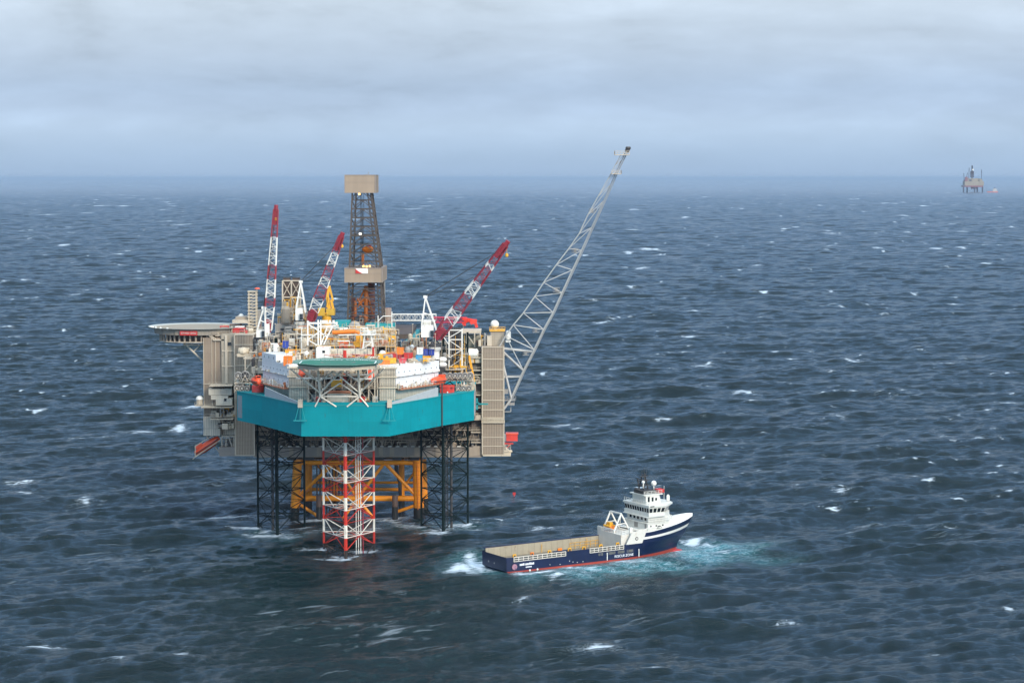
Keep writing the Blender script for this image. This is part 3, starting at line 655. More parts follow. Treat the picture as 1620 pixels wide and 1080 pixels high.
# lower storey set back under the blocks, brown-grey plating
for p, q in (RW, LW):
    b = MB(); pp, qq = off(p, q, .9); p2, q2 = off(p, q, 8); b.prism([pp, qq, q2, p2], HT, 50.1); b.build('lower_storey', mat('weathered_cream_plating', (.52, .48, .40), .65, var=.2, rust=.18, panel=(1.4, 3.5, .06)), rig)
    b = MB(); pp, qq = off(p, q, -1.9); p2, q2 = off(p, q, .9)
    b.prism([pp, qq, q2, p2], 49.75, 50.05); w_ = b.build('walkway', TERR, rig)
    b = MB(); b.rail([(*pp, 50.05), (*qq, 50.05)], 1.1, 1.6); b.build('handrail', WHITE, w_)
# ribbed corner towers either side of the bow recess
for (x0, x1, y0) in ((-68.1, -62.4, 688.2), (-40.3, -35.5, 686.4)):
    b = MB(); b.box(x0, x1, y0, y0 + 7, HT, 50.4); b.box(x0, x1, y0, y0 + 7, 50.75, 53.6); b.box(x0, x1, y0, y0 + 7, 53.95, 56.3); t_ = b.build('corner_tower', LOUVRE, rig)
    b = MB()
    for z in (50.4, 53.6, 56.3): b.box(x0 - .5, x1 + .5, y0 - .6, y0 + 7.4, z, z + .35)
    b.build('landing', CREAM, t_)
    b = MB()
    for z in (50.75, 53.95, 56.65): b.rail([(x0 - .4, y0 - .5, z), (x1 + .4, y0 - .5, z)], 1.1, 1.4)
    b.build('handrail', CREAM, t_)
    b = MB()
    for i in range(10): b.beam((x0 + (x1 - x0) * i / 9, y0 - .12, HT), (x0 + (x1 - x0) * i / 9, y0 - .12, 56.3), .13)
    b.build('mullion', mat('grey_mullion', (.30, .28, .25), .6), t_)

# ------------------------------------------------------------------ bow recess under the helideck
rng = random.Random(3)
PAL = [CREAM, BEIGE, GREY, OFFW, DKBR, YELLOW]
b = MB(); b.box(-62.4, -40.3, 695, 696, HT, 58); b.build('recess_bulkhead', mat('shadowed_tan_plating', (.13, .10, .075), .7, var=.3, rust=.2, panel=(1.7, 2.6, .08)), rig)  # tan darkened in its colour to carry the shade of the recess
for z in (50.6, 54.4, 58.0):
    b = MB(); b.box(-62.2, -40.5, 681.5 if z < 57 else 688, 695, z, z + .25); d_ = b.build('recess_deck', mat('tan_deck_plating', (.22, .18, .13), .7, var=.2, rust=.2), rig)
    b = MB(); b.rail([(-62, 681.7 if z < 57 else 688.2, z + .25), (-40.7, 681.7 if z < 57 else 688.2, z + .25)], 1.1, 1.5); b.build('handrail', CREAM, d_)
b = MB()
for i in range(9):
    x = -62 + i * 2.66
    b = MB(); b.beam((x, 682, HT), (x, 682, 58), .3)
    if i < 8:
        b.beam((x, 682, 50.8), (x + 2.66, 682, 54.4), .14); b.beam((x + 2.66, 682, HT), (x, 682, 50.6), .14)
    b.build('recess_column', BEIGE, rig); b = MB(); b.beam((x, 688, HT), (x, 688, 58), .25); b.build('recess_column', BEIGE, rig)
for z in (HT, 50.85, 54.65):
    for k in range(2):
        b = MB(); jumble(b, -61.5, -41.2, 682.5, 693, z, 3.2, 24, rng); b.build('machinery', PAL if k else [BEIGE, GREY, DARK, CREAM, DKBR, GREY], rig)
b = MB(); jumble(b, -62, -41, 673.5, 681, HT, 2.4, 26, rng); b.build('machinery', [BEIGE, CREAM, GREY, WHITE, CREAM, DKBR], rig)
b = MB(); b.box(-55.5, -49, 676, 681, HT, 49.8); b.m = 1; b.box(-56, -48.4, 675.6, 681.3, 49.8, 50.1); b.build('bow_winch_house', [CREAMP, TERR], rig)
for x0 in (-58.8, -46.6):
    b = MB(); b.box(x0, x0 + 2.4, 675, 679, HT, 48.6); b.m = 1; b.ring((x0 + 1.2, 674.8, 47.7), (0, 1, 0), .8, .25); b.build('mooring_winch', [RED, DARK], rig)

# ------------------------------------------------------------------ bow helideck
HX, HY, HZ, HR = X(534.5, 662), 662.0, Z(573, 662), 12.4
b = MB(); b.prism(octagon(HX, HY, HR), HZ - .45, HZ); heli = b.build('helideck', GREEN, rig, 'green octagonal helideck over the bow')
b = MB()   # safety net frame round the edge
o8, i8 = octagon(HX, HY, HR + 1.7), octagon(HX, HY, HR + .1)
for i in range(8):
    j = (i + 1) % 8
    b.add([(*i8[i], HZ - .05), (*i8[j], HZ - .05), (*o8[j], HZ + .25), (*o8[i], HZ + .25), (*i8[i], HZ - .12), (*i8[j], HZ - .12), (*o8[j], HZ + .18), (*o8[i], HZ + .18)], [(0, 1, 2, 3), (7, 6, 5, 4), (3, 2, 6, 7), (1, 0, 4, 5), (0, 3, 7, 4), (2, 1, 5, 6)])
    b.beam((*o8[i], HZ + .22), (*o8[j], HZ + .22), .12)
b.build('safety_net', NETM, heli)
b = MB(); b.prism(octagon(HX, HY, HR - .3, n=8), HZ - 1.5, HZ - .46); b.build('deck_girder', CREAM, heli)
b = MB()   # painted white circle, chevrons and edge line as thin raised paint
def paintline(p, q, w): b.add([(p[0] + (q[1] - p[1]) / math.dist(p, q) * w / 2, p[1] - (q[0] - p[0]) / math.dist(p, q) * w / 2, HZ + .012), (q[0] + (q[1] - p[1]) / math.dist(p, q) * w / 2, q[1] - (q[0] - p[0]) / math.dist(p, q) * w / 2, HZ + .012),
                                     (q[0] - (q[1] - p[1]) / math.dist(p, q) * w / 2, q[1] + (q[0] - p[0]) / math.dist(p, q) * w / 2, HZ + .012), (p[0] - (q[1] - p[1]) / math.dist(p, q) * w / 2, p[1] + (q[0] - p[0]) / math.dist(p, q) * w / 2, HZ + .012)], [(0, 1, 2, 3)])
e8 = octagon(HX, HY, HR - .5)
for i in (0, 7, 3, 4): b = MB(); paintline(e8[i], e8[(i + 1) % 8], .35); b.build('edge_marking', mat('white_deck_marking', (.75, .78, .74), .6, var=.2), heli)
lettering('ROWAN VIKING', 2.7, MATS['white_deck_marking'], heli, (HX + .3, HY + 9.0, HZ + .02), (1, 0, 0), (0, 1, 0), depth=.008)
b = MB(); b.add([(HX + 5.2 * math.cos(t) if k < 40 else HX + 4.6 * math.cos(t), HY + (5.2 if k < 40 else 4.6) * math.sin(t), HZ + .012) for k in range(80) for t in [2 * math.pi * (k % 40) / 40]],
               [(i, (i + 1) % 40, 40 + (i + 1) % 40, 40 + i) for i in range(40)]); b.build('landing_circle', mat('worn_grey_marking', (.14, .17, .14), .7, var=.3), heli)
# truss that carries it off the bow
b = MB(); t1 = .42
nl, nr = W(506.5, 627, 671.2), W(569, 627, 671.2)
for n_, fl, fr, up in ((nl, W(498.4, 643, 671.9), W(532, 643, 671.9), 506.5), (nr, W(549, 643, 671.9), W(582.6, 643, 671.9), 569)):
    b.tube(n_, fl, t1 * .55); b.tube(n_, fr, t1 * .55); top = Vector((n_.x, 664, HZ - 1.4)); b.tube(n_, Vector((n_.x, 668, 54)), .36); b.tube(Vector((n_.x, 668, 54)), top, .34)
    for dx in (-8, 8): b.tube(n_ + Vector((0, 0, 1)), Vector((n_.x + dx, 660, HZ - 1.5)), .24)
    b.tube(Vector((n_.x, 668, 54)), Vector((n_.x, 676, 54)), .25); b.tube(n_, Vector((n_.x, 681.5, 50.6)), .25)
b.tube(nl, nr, .2); b.tube(nl, W(538, 606, 671), .22); b.tube(nr, W(538, 606, 671), .22)
b.tube((HX - 12, 664, HZ - 1.5), (nl.x, 668, 54), .3); b.tube((HX + 12.4, 664, HZ - 1.5), (nr.x, 668, 54), .3)
b.tube((nl.x, 668, 54), (HX, 660, HZ - 1.5), .2); b.tube((nr.x, 668, 54), (HX, 660, HZ - 1.5), .2)
b.build('helideck_truss', mat('off_white_truss_paint', (.86, .78, .64), .5, var=.12, rust=.06), heli)
b = MB()
for xa, xb, y in ((468, 524, 598), (559.5, 588.7, 599)):
    b.beam(W(xa, y, 676), W(xb, y, 676), .42)
    b.beam(W(xb, y, 676), W(xb, 580, 676), .3)
    b.beam(W(xa + 22, y, 676), W(xa + 22, 580, 676), .25)
b.beam(W(517, 583, 672), W(530, 600, 672), .3); b.beam(W(538, 583, 674), W(538, 600, 674), .25); b.beam(W(524, 600.5, 674), W(538, 600.5, 674), .3); b.beam(W(495, 583, 672), W(517, 583, 672), .3)
b.beam(W(552, 592, 674), W(588, 592, 674), .2)
b.build('davit_beam', WHITE, rig)
b = MB()
for px in (488.5, 593): b.beam(W(px, 583, 676), W(px, 637, 676), .28)
b.build('helideck_post', CREAM, rig)
b = MB(); b.box(X(524, 676), X(540, 676), 674, 679, Z(611, 676), Z(601, 676)); b.build('hose_reel_cage', YELLOW, rig)

# ------------------------------------------------------------------ upper works behind the helideck
b = MB()
b.prism([(-64, 700), (-36, 700), (-24, 712), (-24, 748), (-76, 748), (-76, 716)], 57.2, 57.8); top_deck = b.build('upper_deck', mat('buff_deck_plating', (.46, .38, .28), .7, var=.25, rust=.3, rustcol=(.38, .17, .06)), rig)
b = MB(); b.box(X(501, 700), X(522, 700), 698, 704, 57.3, Z(549, 700)); o = b.build('deck_house', WHITE, rig)
b = MB(); p = W(510, 556, 697.9); b.box(p.x, p.x + .8, 697.85, 698, p.z - .4, p.z + .35); b.build('window', GLASS, o)
b = MB(); b.box(X(522.3, 704), X(593, 704), 702, 708, 57.8, Z(560, 704)); b.box(X(522.3, 704), X(593, 704), 703.5, 707, Z(560, 704), Z(552, 704)); o = b.build('long_deck_house', CREAMP, rig)
b = MB()
for px in (534, 543, 562, 581): b.beam(W(px, 568, 701.8), W(px, 552, 701.8), .35)
b.build('vent_duct', GREY, o)
b = MB(); jumble(b, X(523, 704), X(592, 704), 698.5, 701.5, 57.8, 1.8, 18, rng); b.build('machinery', [CREAM, WHITE, BEIGE, GREY, CREAM, BEIGE], rig)
b = MB(); jumble(b, X(455, 706), X(500, 706), 700, 712, 57.8, 3.4, 40, rng); b.build('machinery', [CREAM, OFFW, BEIGE, ORY, TAUPE, YELLOW], rig)
b = MB(); jumble(b, X(416, 716), X(455, 716), 714, 724, 59.4, 2.6, 30, rng); b.build('machinery', [CREAM, WHITE, TERR, GREY, TAUPE, BEIGE], rig)
for z, px0, px1, y in ((61.0, 455, 626, 714), (64.2, 470, 626, 722)):
    b = MB(); b.box(X(px0, y), X(px1, y), y, y + 9, z, z + .25); d_ = b.build('mezzanine_deck', MATS['buff_deck_plating'], rig)
    b = MB(); b.rail([(X(px0, y), y + .1, z + .25), (X(px1, y), y + .1, z + .25)], 1.1, 1.5); b.build('handrail', YELLOW if z > 62 else CREAM, d_)
    b = MB()
    for i in range(12): b = MB(); xx = X(px0, y) + (X(px1, y) - X(px0, y)) * i / 11; b.beam((xx, y + .2, 57.8), (xx, y + .2, z), .22); b.build('deck_support', BEIGE, d_)
    b = MB(); jumble(b, X(px0, y), X(px1, y), y + 1, y + 8, z + .25, 3.6 if z < 62 else 2.6, 60, rng); b.build('machinery', [CREAM, YELLOW, OFFW, BEIGE, TERR, DKBR], rig)
b = MB(); b.tube(W(526, 526, 712), W(562, 524, 712), .65, n=8); b.tube(W(562, 524, 712), W(572, 528, 712), .5); b.build('flow_pipe', ORY, rig)
b = MB()
b.beam(W(566, 530, 711), W(566, 546, 711), 1.0); b.beam(W(566, 531, 711), W(575, 528, 711), .9); b.box(X(560, 711), X(572, 711), 709, 713, Z(548, 711), Z(540, 711)); b.build('deck_davit', mat('amber_paint', (.80, .36, .02), .5, var=.15, rust=.1), rig)
b = MB(); jumble(b, X(543, 710), X(574, 710), 708, 712, Z(550, 710), 1.8, 14, rng); b.build('pump_skid', [ORY, ORANGE, YELLOW, ORY, TERR, ORANGE], rig)
# white gantry over the deck house
b = MB(); Y_ = 706
def L_(x0, y0, x1, y1, w=.34, Yb=None): b.beam(W(x0, y0, Y_), W(x1, y1, Yb or Y_), w)
L_(487, 507, 487, 546, .45); L_(503.5, 506, 503.5, 546, .42); L_(507.5, 506, 507.5, 546, .42); L_(487, 511, 533, 511, .5); L_(505, 515.5, 533, 515.5, .4)
L_(487, 512, 507, 525); L_(487, 537, 505, 525); L_(487, 537, 502, 546); L_(505, 525, 519, 533); L_(526, 516, 512, 545, .42); L_(518, 516, 508, 545)
L_(533, 509, 533, 517, .4)
b.m = 0
for px in (511, 514, 517, 522, 528): b.box(X(px, Y_) - .3, X(px, Y_) + .3, Y_ - .5, Y_ + .5, Z(511, Y_), Z(506.5, Y_))
for px, py in ((487, 511), (505, 511), (533, 511), (487, 546), (505, 546)): b.beam(W(px, py, Y_), W(px, py, Y_ + 5), .35)
b.build('white_gantry', WHITE, rig)
b = MB()
for s_ in (-1, 1):
    for yy in (702, 706):
        b.beam((X(582.5, 704) + s_ * 1.0, yy, Z(530, 704)), (X(582.5, 704) + s_ * 1.6, yy, Z(551, 704)), .3)
    b.beam((X(582.5, 704) - 1.3, 702 if s_ < 0 else 706, Z(550, 704)), (X(582.5, 704) + 1.3, 702 if s_ < 0 else 706, Z(540, 704)), .2); b.beam((X(582.5, 704) - 1.3, 702 if s_ < 0 else 706, Z(540, 704)), (X(582.5, 704) + 1.3, 702 if s_ < 0 else 706, Z(540, 704)), .2)
b.box(X(572, 704), X(594, 704), 701.5, 706.5, Z(529.5, 704), Z(528, 704)); b.rail([(X(572, 704), 701.6, Z(528, 704)), (X(594, 704), 701.6, Z(528, 704))], 1.3, .7, t=.11)
jumble(b, X(574, 704), X(592, 704), 702.5, 706, Z(528, 704), 2.0, 8, rng, 1); b.build('white_service_tower', WHITE, rig)
# cantilever and drill floor behind, teal
b = MB(); b.box(X(578, 752), X(624.5, 752), 752, 758, Z(527, 752), Z(512, 752)); b.box(X(618.5, 752), X(624.5, 752), 752, 758, Z(556, 752), Z(527, 752)); b.box(X(578, 752), X(592, 752), 752, 758, Z(534, 752), Z(527, 752))
cant = b.build('drill_floor_windwall', TEALD, rig)
b = MB(); b.box(X(529, 748), X(553, 748), 748, 756, Z(519, 748), Z(508, 748)); b.box(X(526, 748), X(545, 748), 747, 756, Z(520.5, 748), Z(519, 748)); b.build('windwall_panel', TEALD, cant)
for sx in (-66, -34):
    b = MB(); b.box(sx - 1.2, sx + 1.2, 735, 803, 54.0, 60.5); b.build('cantilever_beam', TEALD, rig)
b = MB(); b.box(-66, -34, 754, 802, 60.6, 62.2); b.build('drill_floor', DKBR, rig)
b = MB()
for px in (594, 608, 620):
    b.beam(W(px, 531, 748), W(px, 560, 748), .35)
b.beam(W(592, 531, 748), W(621, 531, 748), .4); b.beam(W(592, 546, 748), W(621, 546, 748), .3); b.beam(W(594, 531, 748), W(608, 546, 748), .25); b.beam(W(608, 560, 748), W(620, 546, 748), .25); b.beam(W(608, 546, 748), W(620, 531, 748), .25)
b.build('pipe_rack_frame', BEIGE, rig)
b = MB(); jumble(b, X(594, 751), X(618, 751), 749, 751.5, 56, 7, 26, rng); b.build('machinery', [ORY, DKBR, YELLOW, WHITE, TERR, BEIGE], rig)
b = MB(); b.lathe(W(561, 517, 746), [(1.2, -1.2), (2.0, -.8), (2.0, .8), (1.2, 1.2)], 10, (0, 1, 0)); b.build('drum_reel', GREY, rig)
b = MB(); q = [(X(623.5, 742), Z(553, 742)), (X(641, 742), Z(540.5, 742)), (X(639.5, 742), Z(550, 742)), (X(629, 742), Z(556, 742))]
b.add([(x, 740, z) for x, z in q] + [(x, 744, z) for x, z in q], [(0, 3, 2, 1), (4, 5, 6, 7), (0, 1, 5, 4), (1, 2, 6, 5), (2, 3, 7, 6), (3, 0, 4, 7)]); b.build('chute', mat('dark_teal_paint', (.004, .10, .13), .5), rig)
# right-hand deck: cream bulwark wall, racks behind the containers
b = MB(); b.box(X(636, 722), X(686, 722), 721, 724, 57.8, Z(556, 722)); b.m = 1; b.box(X(640, 722), X(676, 722), 720.8, 723, Z(556, 722) + .02, Z(549, 722)); b.build('rear_deck_house', [CREAM, TERR], rig)
b = MB(); jumble(b, X(638, 730), X(676, 730), 726, 734, 57.8, 6.5, 30, rng); b.build('machinery', [CREAM, BEIGE, TERR, ORY, CREAM, GREY], rig)
b = MB(); jumble(b, X(606, 705), X(626, 705), 699, 706, 57.8, 2.4, 24, rng); b.build('machinery', [TERR, YELLOW, ORY, GREY, YELLOW, TERR], rig)
b = MB(); b.prism([(-41, 696), (-27, 700.5), (-24.5, 712), (-24.5, 728), (-41, 728)], 56.6, 57.15); b.build('container_deck', MATS['buff_deck_plating'], rig)
# white lattice frame round the leg top and the dark pipes inside it
b = MB(); Y_ = 722
L_(710.5, 522, 710.5, 584, .42); L_(731, 520, 731, 589, .42)
for y in (522, 537, 552.5, 567, 581): L_(710.5, y, 731, y, .34)
L_(710.5, 534, 731, 522, .26); L_(710.5, 538, 731, 552, .26); L_(710.5, 566, 731, 553, .26); L_(710.5, 581, 731, 567, .2); L_(702, 533, 710, 545, .25); L_(719, 583, 735, 583, .3)
for px, py in ((710.5, 522), (731, 522), (710.5, 552), (731, 552), (731, 581)): b.beam(W(px, py, Y_), W(px, py, Y_ + 8), .3)
b.build('leg_top_frame', WHITE, rig)
b = MB()
for px in (713.5, 717, 720.5, 724, 727.5): b.tube(W(px, 518, 725), W(px, 575, 725), .5, n=7)
b.build('leg_guide_column', DARK, rig)
b = MB(); jumble(b, X(699, 726), X(740, 726), 720, 730, Z(590, 722), 6.5, 46, rng); b.build('machinery', [BEIGE, CREAM, DARK, GREY, YELLOW, DARK], rig)
b = MB(); b.box(X(697, 722), X(748, 722), 719, 738, Z(600, 722) - .3, Z(600, 722)); b.rail([(X(697, 722), 719.2, Z(600, 722)), (X(750, 722), 719.2, Z(600, 722))], 1.1, 1.4); b.box(X(705, 722), X(733, 722), 719, 735, Z(584, 722), Z(583, 722)); b.build('side_gallery', BEIGE, rig)
b = MB(); jumble(b, X(720, 722), X(750, 722), 719, 724, HT, 3.0, 22, rng); b.build('machinery', [BEIGE, CREAM, WHITE, GREY, CREAM, BEIGE], rig)
b = MB()
for px in (722, 730, 739, 747): b.beam(W(px, 601, 719.6), W(px, 623, 719.6), .3)
b.beam(W(697, 601, 719.6), W(750, 602, 719.6), .3); b.beam(W(750, 600, 719.6), W(752, 617, 719.6), .22)
b.build('gallery_post', CREAM, rig)
for py in (568.5, 576.5):
    b = MB(); b.lathe(W(694, py, 713), [(.3, 0), (.85, .4), (.85, 1.6), (.5, 2.4), (.1, 2.6)], 10, (1, 0, 0)); b.build('pressure_vessel', WHITE, rig)
# left end gallery, mirrored but its own clutter
b = MB(); b.box(X(372, 722), X(412, 722), 719, 738, Z(604, 722) - .3, Z(604, 722)); b.rail([(X(372, 722), 719.2, Z(604, 722)), (X(398, 722), 719.2, Z(604, 722))], 1.1, 1.4); b.build('side_gallery', BEIGE, rig)
b = MB()
for px in (373, 384, 395): b.beam(W(px, 604, 719.6), W(px, 623, 719.6), .3)
b.build('gallery_post', CREAM, rig)
b = MB(); jumble(b, X(373, 722), X(398, 722), 719.5, 724, HT, 2.8, 16, rng); b.build('machinery', [BEIGE, CREAM, DKBR, GREY, CREAM, BEIGE], rig)
b = MB(); b.box(X(386, 728), X(414, 728), 726, 734, Z(567, 728), Z(565.5, 728)); b.beam(W(388, 566, 726), W(388, 586, 726), .35); b.beam(W(389, 584, 726), W(402, 568, 726), .28); b.beam(W(403, 568, 726), W(413, 585, 726), .28); b.rail([(X(386, 728), 726.1, Z(565.5, 728)), (X(398, 728), 726.1, Z(565.5, 728))], 1.1, 1.4)
b.m = 1; jumble(b, X(395, 728), X(413, 728), 727, 733, Z(565.5, 728), 2.5, 10, rng, 3); b.build('side_platform', [BEIGE, ORY, GREY], rig)
b = MB(); jumble(b, X(400, 722), X(418, 722), 721, 730, Z(590, 722), 5, 24, rng); b.build('machinery', [GREY, DARK, BEIGE, WHITE, CREAM, DARK], rig)
b = MB(); jumble(b, X(402, 735), X(420, 735), 733, 742, 57, 6.5, 30, rng); b.build('machinery', [DARK, DKBR, GREY, DARK, BEIGE, DARK], rig)
# masts and poles
b = MB(); b.tube(W(477, 518, 706), W(477, 570, 706), .14); b.build('pole', WHITE, rig)
b = MB(); b.tube(W(598, 499, 748), W(598, 528, 748), .16); b.tube(W(598, 508, 748), W(606, 500, 748), .14); b.tube(W(606, 500, 748), W(620, 500, 748), .16); b.tube(W(620, 493, 748), W(620, 518, 748), .16); b.build('stand_pipe', WHITE, rig)
b = MB(); b.box(X(611, 756), X(618, 756), 753, 757, Z(512, 756), Z(487, 756)); b.m = 1
for i in range(5): b.beam(W(610.5 + i * 2, 512, 752.8), W(610.5 + i * 2, 487, 752.8), .18)
b.build('stair_enclosure', [mat('dull_red_panel', (.22, .05, .045), .6), BEIGE], rig)
# lit work lamps
for px, py, Yq in ((548, 519, 746), (556, 519, 746), (540, 521, 746), (594, 519, 750), (606, 520, 750), (615, 521, 750)):
    b = MB(); p = W(px, py, Yq); b.box(p.x - .45, p.x + .45, Yq - .2, Yq + .2, p.z - .2, p.z + .2); b.build('work_lamp', LAMPW, rig)

# dense small gear: valves, junction boxes, thin pipe runs and lamp posts all over the open decks
SM = [CREAM, OFFW, BEIGE, YELLOW, DKBR, GREY]
SM2 = [BEIGE, CREAM, DARK, OFFW, TAUPE, GREY]
for (px0, px1, Ya, Yb, z, hm_, n_, pal_) in ((455, 530, 699, 712, 57.8, 2.6, 70, SM), (416, 470, 712, 724, 59.4, 2.2, 60, SM), (524, 600, 698, 702, 57.8, 1.5, 50, SM), (600, 690, 714, 722, 57.3, 3.0, 60, SM2),
                                              (470, 626, 714.5, 722, 61.25, 2.6, 90, SM), (480, 626, 722.5, 730, 64.45, 2.2, 80, SM2), (700, 748, 719.5, 724, Z(600, 722), 2.4, 40, SM2), (374, 414, 719.5, 724, Z(604, 722), 2.2, 40, SM2),
                                              (640, 690, 722, 730, 58, 4.5, 50, SM2), (612, 690, 699, 703, 57.2, 1.3, 40, SM), (400, 440, 726, 738, 58, 6.0, 50, SM2), (440, 500, 730, 745, 58, 7.5, 70, SM2), (500, 600, 732, 745, 60, 6.5, 80, SM)):
    b = MB(); jumble(b, X(px0, Ya), X(px1, Ya), Ya, Yb, z, hm_, n_, rng, 6, .5); b.build('small_fittings', pal_, rig)
for i in range(34):
    y = rng.uniform(700, 735); x = X(rng.uniform(420, 690), y); z = rng.uniform(57.8, 62); h_ = rng.uniform(2.5, 6.5); b = MB(); b.tube((x, y, z), (x, y, z + h_), .07, n=5); b.box(x - .25, x + .25, y - .12, y + .12, z + h_, z + h_ + .18); b.build('lamp_post', CREAM, rig)
b = MB()
for z in (57.9, 59.6, 61.3, 63.0, 64.6, 66.0):
    for k in range(7):
        y = 702 + rng.uniform(0, 30); xa = rng.uniform(X(450, y), X(600, y)); xb = xa + rng.uniform(3, 11); b.m = rng.randrange(4); b.tube((xa, y, z + .6), (xb, y, z + .6), rng.uniform(.07, .16), n=5); b.tube((xb, y, z + .6), (xb, y, z - 1), .1, n=5)
b.build('pipe_runs', [CREAM, YELLOW, BEIGE, WHITE], rig)
b = MB()
for p_, q_, zz in ((RW[0], RW[1], 57.05), (LW[0], LW[1], 57.25), (RW[0], RW[1], 53.75), (LW[0], LW[1], 53.75)):
    pp, qq = off(p_, q_, -.3 if zz < 55 else .2); jn = 9
    for i in range(jn):
        a_ = lerp2(pp, qq, rng.random()); b.m = rng.randrange(4); h_ = rng.uniform(.2, .8); b.box(a_[0] - .2, a_[0] + .25, a_[1], a_[1] + .3, zz, zz + h_)
b.build('wall_fittings', [WHITE, CREAM, WHITE, GREY], rig)
# gear along the walkways beside the accommodation
for (p_, q_) in (RW, LW):
    b = MB(); pp, qq = off(p_, q_, -.9)
    for i in range(24):
        a_ = lerp2(pp, qq, rng.random()); b.m = rng.randrange(5); h_ = rng.uniform(.4, 1.9); b.cbox((a_[0], a_[1], 50.05 + h_ / 2), rng.uniform(.2, .9), rng.uniform(.2, .7), h_, rng.uniform(0, 3))
    b.build('walkway_gear', [WHITE, TERR, BEIGE, CREAM, GREY], rig)

# scaffolding in front of the middle modules
for (px0, px1, Yq, z0, z1) in ((456, 530, 713.6, 57.8, 64), (530, 626, 713.8, 61.2, 66), (470, 626, 721.6, 64.4, 69), (604, 640, 712, 57.2, 62), (420, 460, 723, 59.4, 65), (636, 690, 721.2, 57.2, 63), (699, 735, 719.4, 56, 67)):
    x0, x1 = X(px0, Yq), X(px1, Yq); b = MB(); n_ = int((x1 - x0) / 1.3)
    for i in range(n_ + 1):
        xx = x0 + (x1 - x0) * i / n_; ht = z0 + (z1 - z0) * rng.uniform(.45, 1.0); b.m = rng.randrange(3); b.beam((xx, Yq, z0), (xx, Yq, ht), .10)
        if i < n_ and rng.random() < .7:
            for zz in (z0 + 1.9, z0 + 3.9):
                if zz < ht: b.beam((xx, Yq, zz), (xx + (x1 - x0) / n_, Yq, zz), .09)
            if rng.random() < .4: b.beam((xx, Yq, z0), (xx + (x1 - x0) / n_, Yq, z0 + 1.9), .08)
    b.build('scaffolding', [CREAM, YELLOW, BEIGE], rig)
for (px0, px1, Ya, Yb, z, hm_) in ((456, 626, 722, 730, 58, 3.2), (456, 626, 714, 721, 58, 2.6), (600, 690, 722, 735, 58, 5), (430, 500, 728, 745, 60, 5)):
    b = MB(); jumble(b, X(px0, Ya), X(px1, Ya), Ya, Yb, z, hm_, 40, rng, 4, 1.0); b.build('machinery', [DARK, DKBR, TAUPE, GREY], rig)
# ================================================================== PRODUCTION PLATFORM
plat = thing('production_platform', 'taupe clad production platform on yellow steel jacket behind the jack-up rig', 'oil platform', (-48, 775, 0))
def tower(x0, x1, y0, y1, z0, z1, name, m_, rows, frame=BEIGE, cols=None, lab=None):
    b = MB(); b.box(x0, x1, y0, y1, z0, z1); o = b.build(name, m_, plat, lab)
    b = MB()
    for z in rows: b.box(x0 - .12, x1 + .12, y0 - .22, y1 + .2, z - .13, z + .13)
    for x in (x0, x1): b.box(x - .2, x + .2, y0 - .27, y0 + .13, z0 - .02, z1 + .02)
    if cols:
        for i in range(1, cols): x = x0 + (x1 - x0) * i / cols; b.box(x - .045, x + .045, y0 - .1, y0 - .003, z0 + .02, z1 - .02)
    b.build('cladding_frame', frame, o); return o
YT = 752.0
# tower at the flare end
rt = tower(X(763, YT), X(797, YT), YT, YT + 22, Z(718, YT), Z(548, YT), 'flare_side_tower', CLADR, [Z(y, YT) for y in (549, 568, 584.5, 600, 617, 633, 648, 691.5, 705.5, 719)], cols=13, lab='tall ribbed tower beside the flare boom')
b = MB(); b.box(X(762, YT) - .1, X(797.5, YT) + .2, YT - .9, YT + 4, Z(668.5, YT), Z(666.5, YT)); b.rail([(X(762, YT), YT - .8, Z(666.5, YT)), (X(797.5, YT), YT - .8, Z(666.5, YT))], 1.3, .8, t=.1); b.box(X(762, YT), X(797.5, YT), YT - .3, YT - .02, Z(666, YT), Z(660, YT)); b.build('gallery', CREAM, rt)
b = MB(); b.box(X(764, YT), X(808, YT), YT - .5, YT + 12, Z(721, YT), Z(719, YT)); b.rail([(X(797, YT), YT - .4, Z(719, YT)), (X(808, YT), YT - .4, Z(719, YT))], 2.2, 1.2, t=.12); b.rail([(X(797, YT), YT - .4, Z(709, YT)), (X(808, YT), YT - .4, Z(709, YT))], 1.2, 1.2, t=.1); b.m = 1; jumble(b, X(799, YT), X(806, YT), YT + 1, YT + 6, Z(719, YT), 2.6, 8, rng, 1); b.build('foot_platform', [CREAM, TEALD], rt)
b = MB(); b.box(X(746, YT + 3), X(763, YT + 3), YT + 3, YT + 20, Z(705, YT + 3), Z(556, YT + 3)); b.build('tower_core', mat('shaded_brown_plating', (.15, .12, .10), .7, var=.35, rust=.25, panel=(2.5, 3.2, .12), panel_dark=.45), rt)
b = MB()
for y in (566, 586, 606, 625, 645, 664, 684, 700): b.box(X(745, YT), X(763, YT) - .3, YT + .5, YT + 3, Z(y, YT) - .15, Z(y, YT) + .15); b.rail([(X(746, YT), YT + .6, Z(y, YT) + .15), (X(762, YT), YT + .6, Z(y, YT) + .15)], 1.0, 1.5)
jumble(b, X(746, YT), X(762, YT), YT + .8, YT + 2.6, Z(664, YT), 3, 6, rng, 1); jumble(b, X(746, YT), X(762, YT), YT + .8, YT + 2.6, Z(606, YT), 3, 6, rng, 1)
b.build('stair_landing', BEIGE, rt)
b = MB(); b.box(X(752, 745), X(772, 745), 745, 746, Z(640, 745), Z(638, 745)); b.box(X(753, 745), X(756, 745), 745, 746, Z(648, 745), Z(630, 745)); b.beam(W(750, 628, 745), W(758, 638, 745), .2); b.build('hose_arm', TEALD, rt)
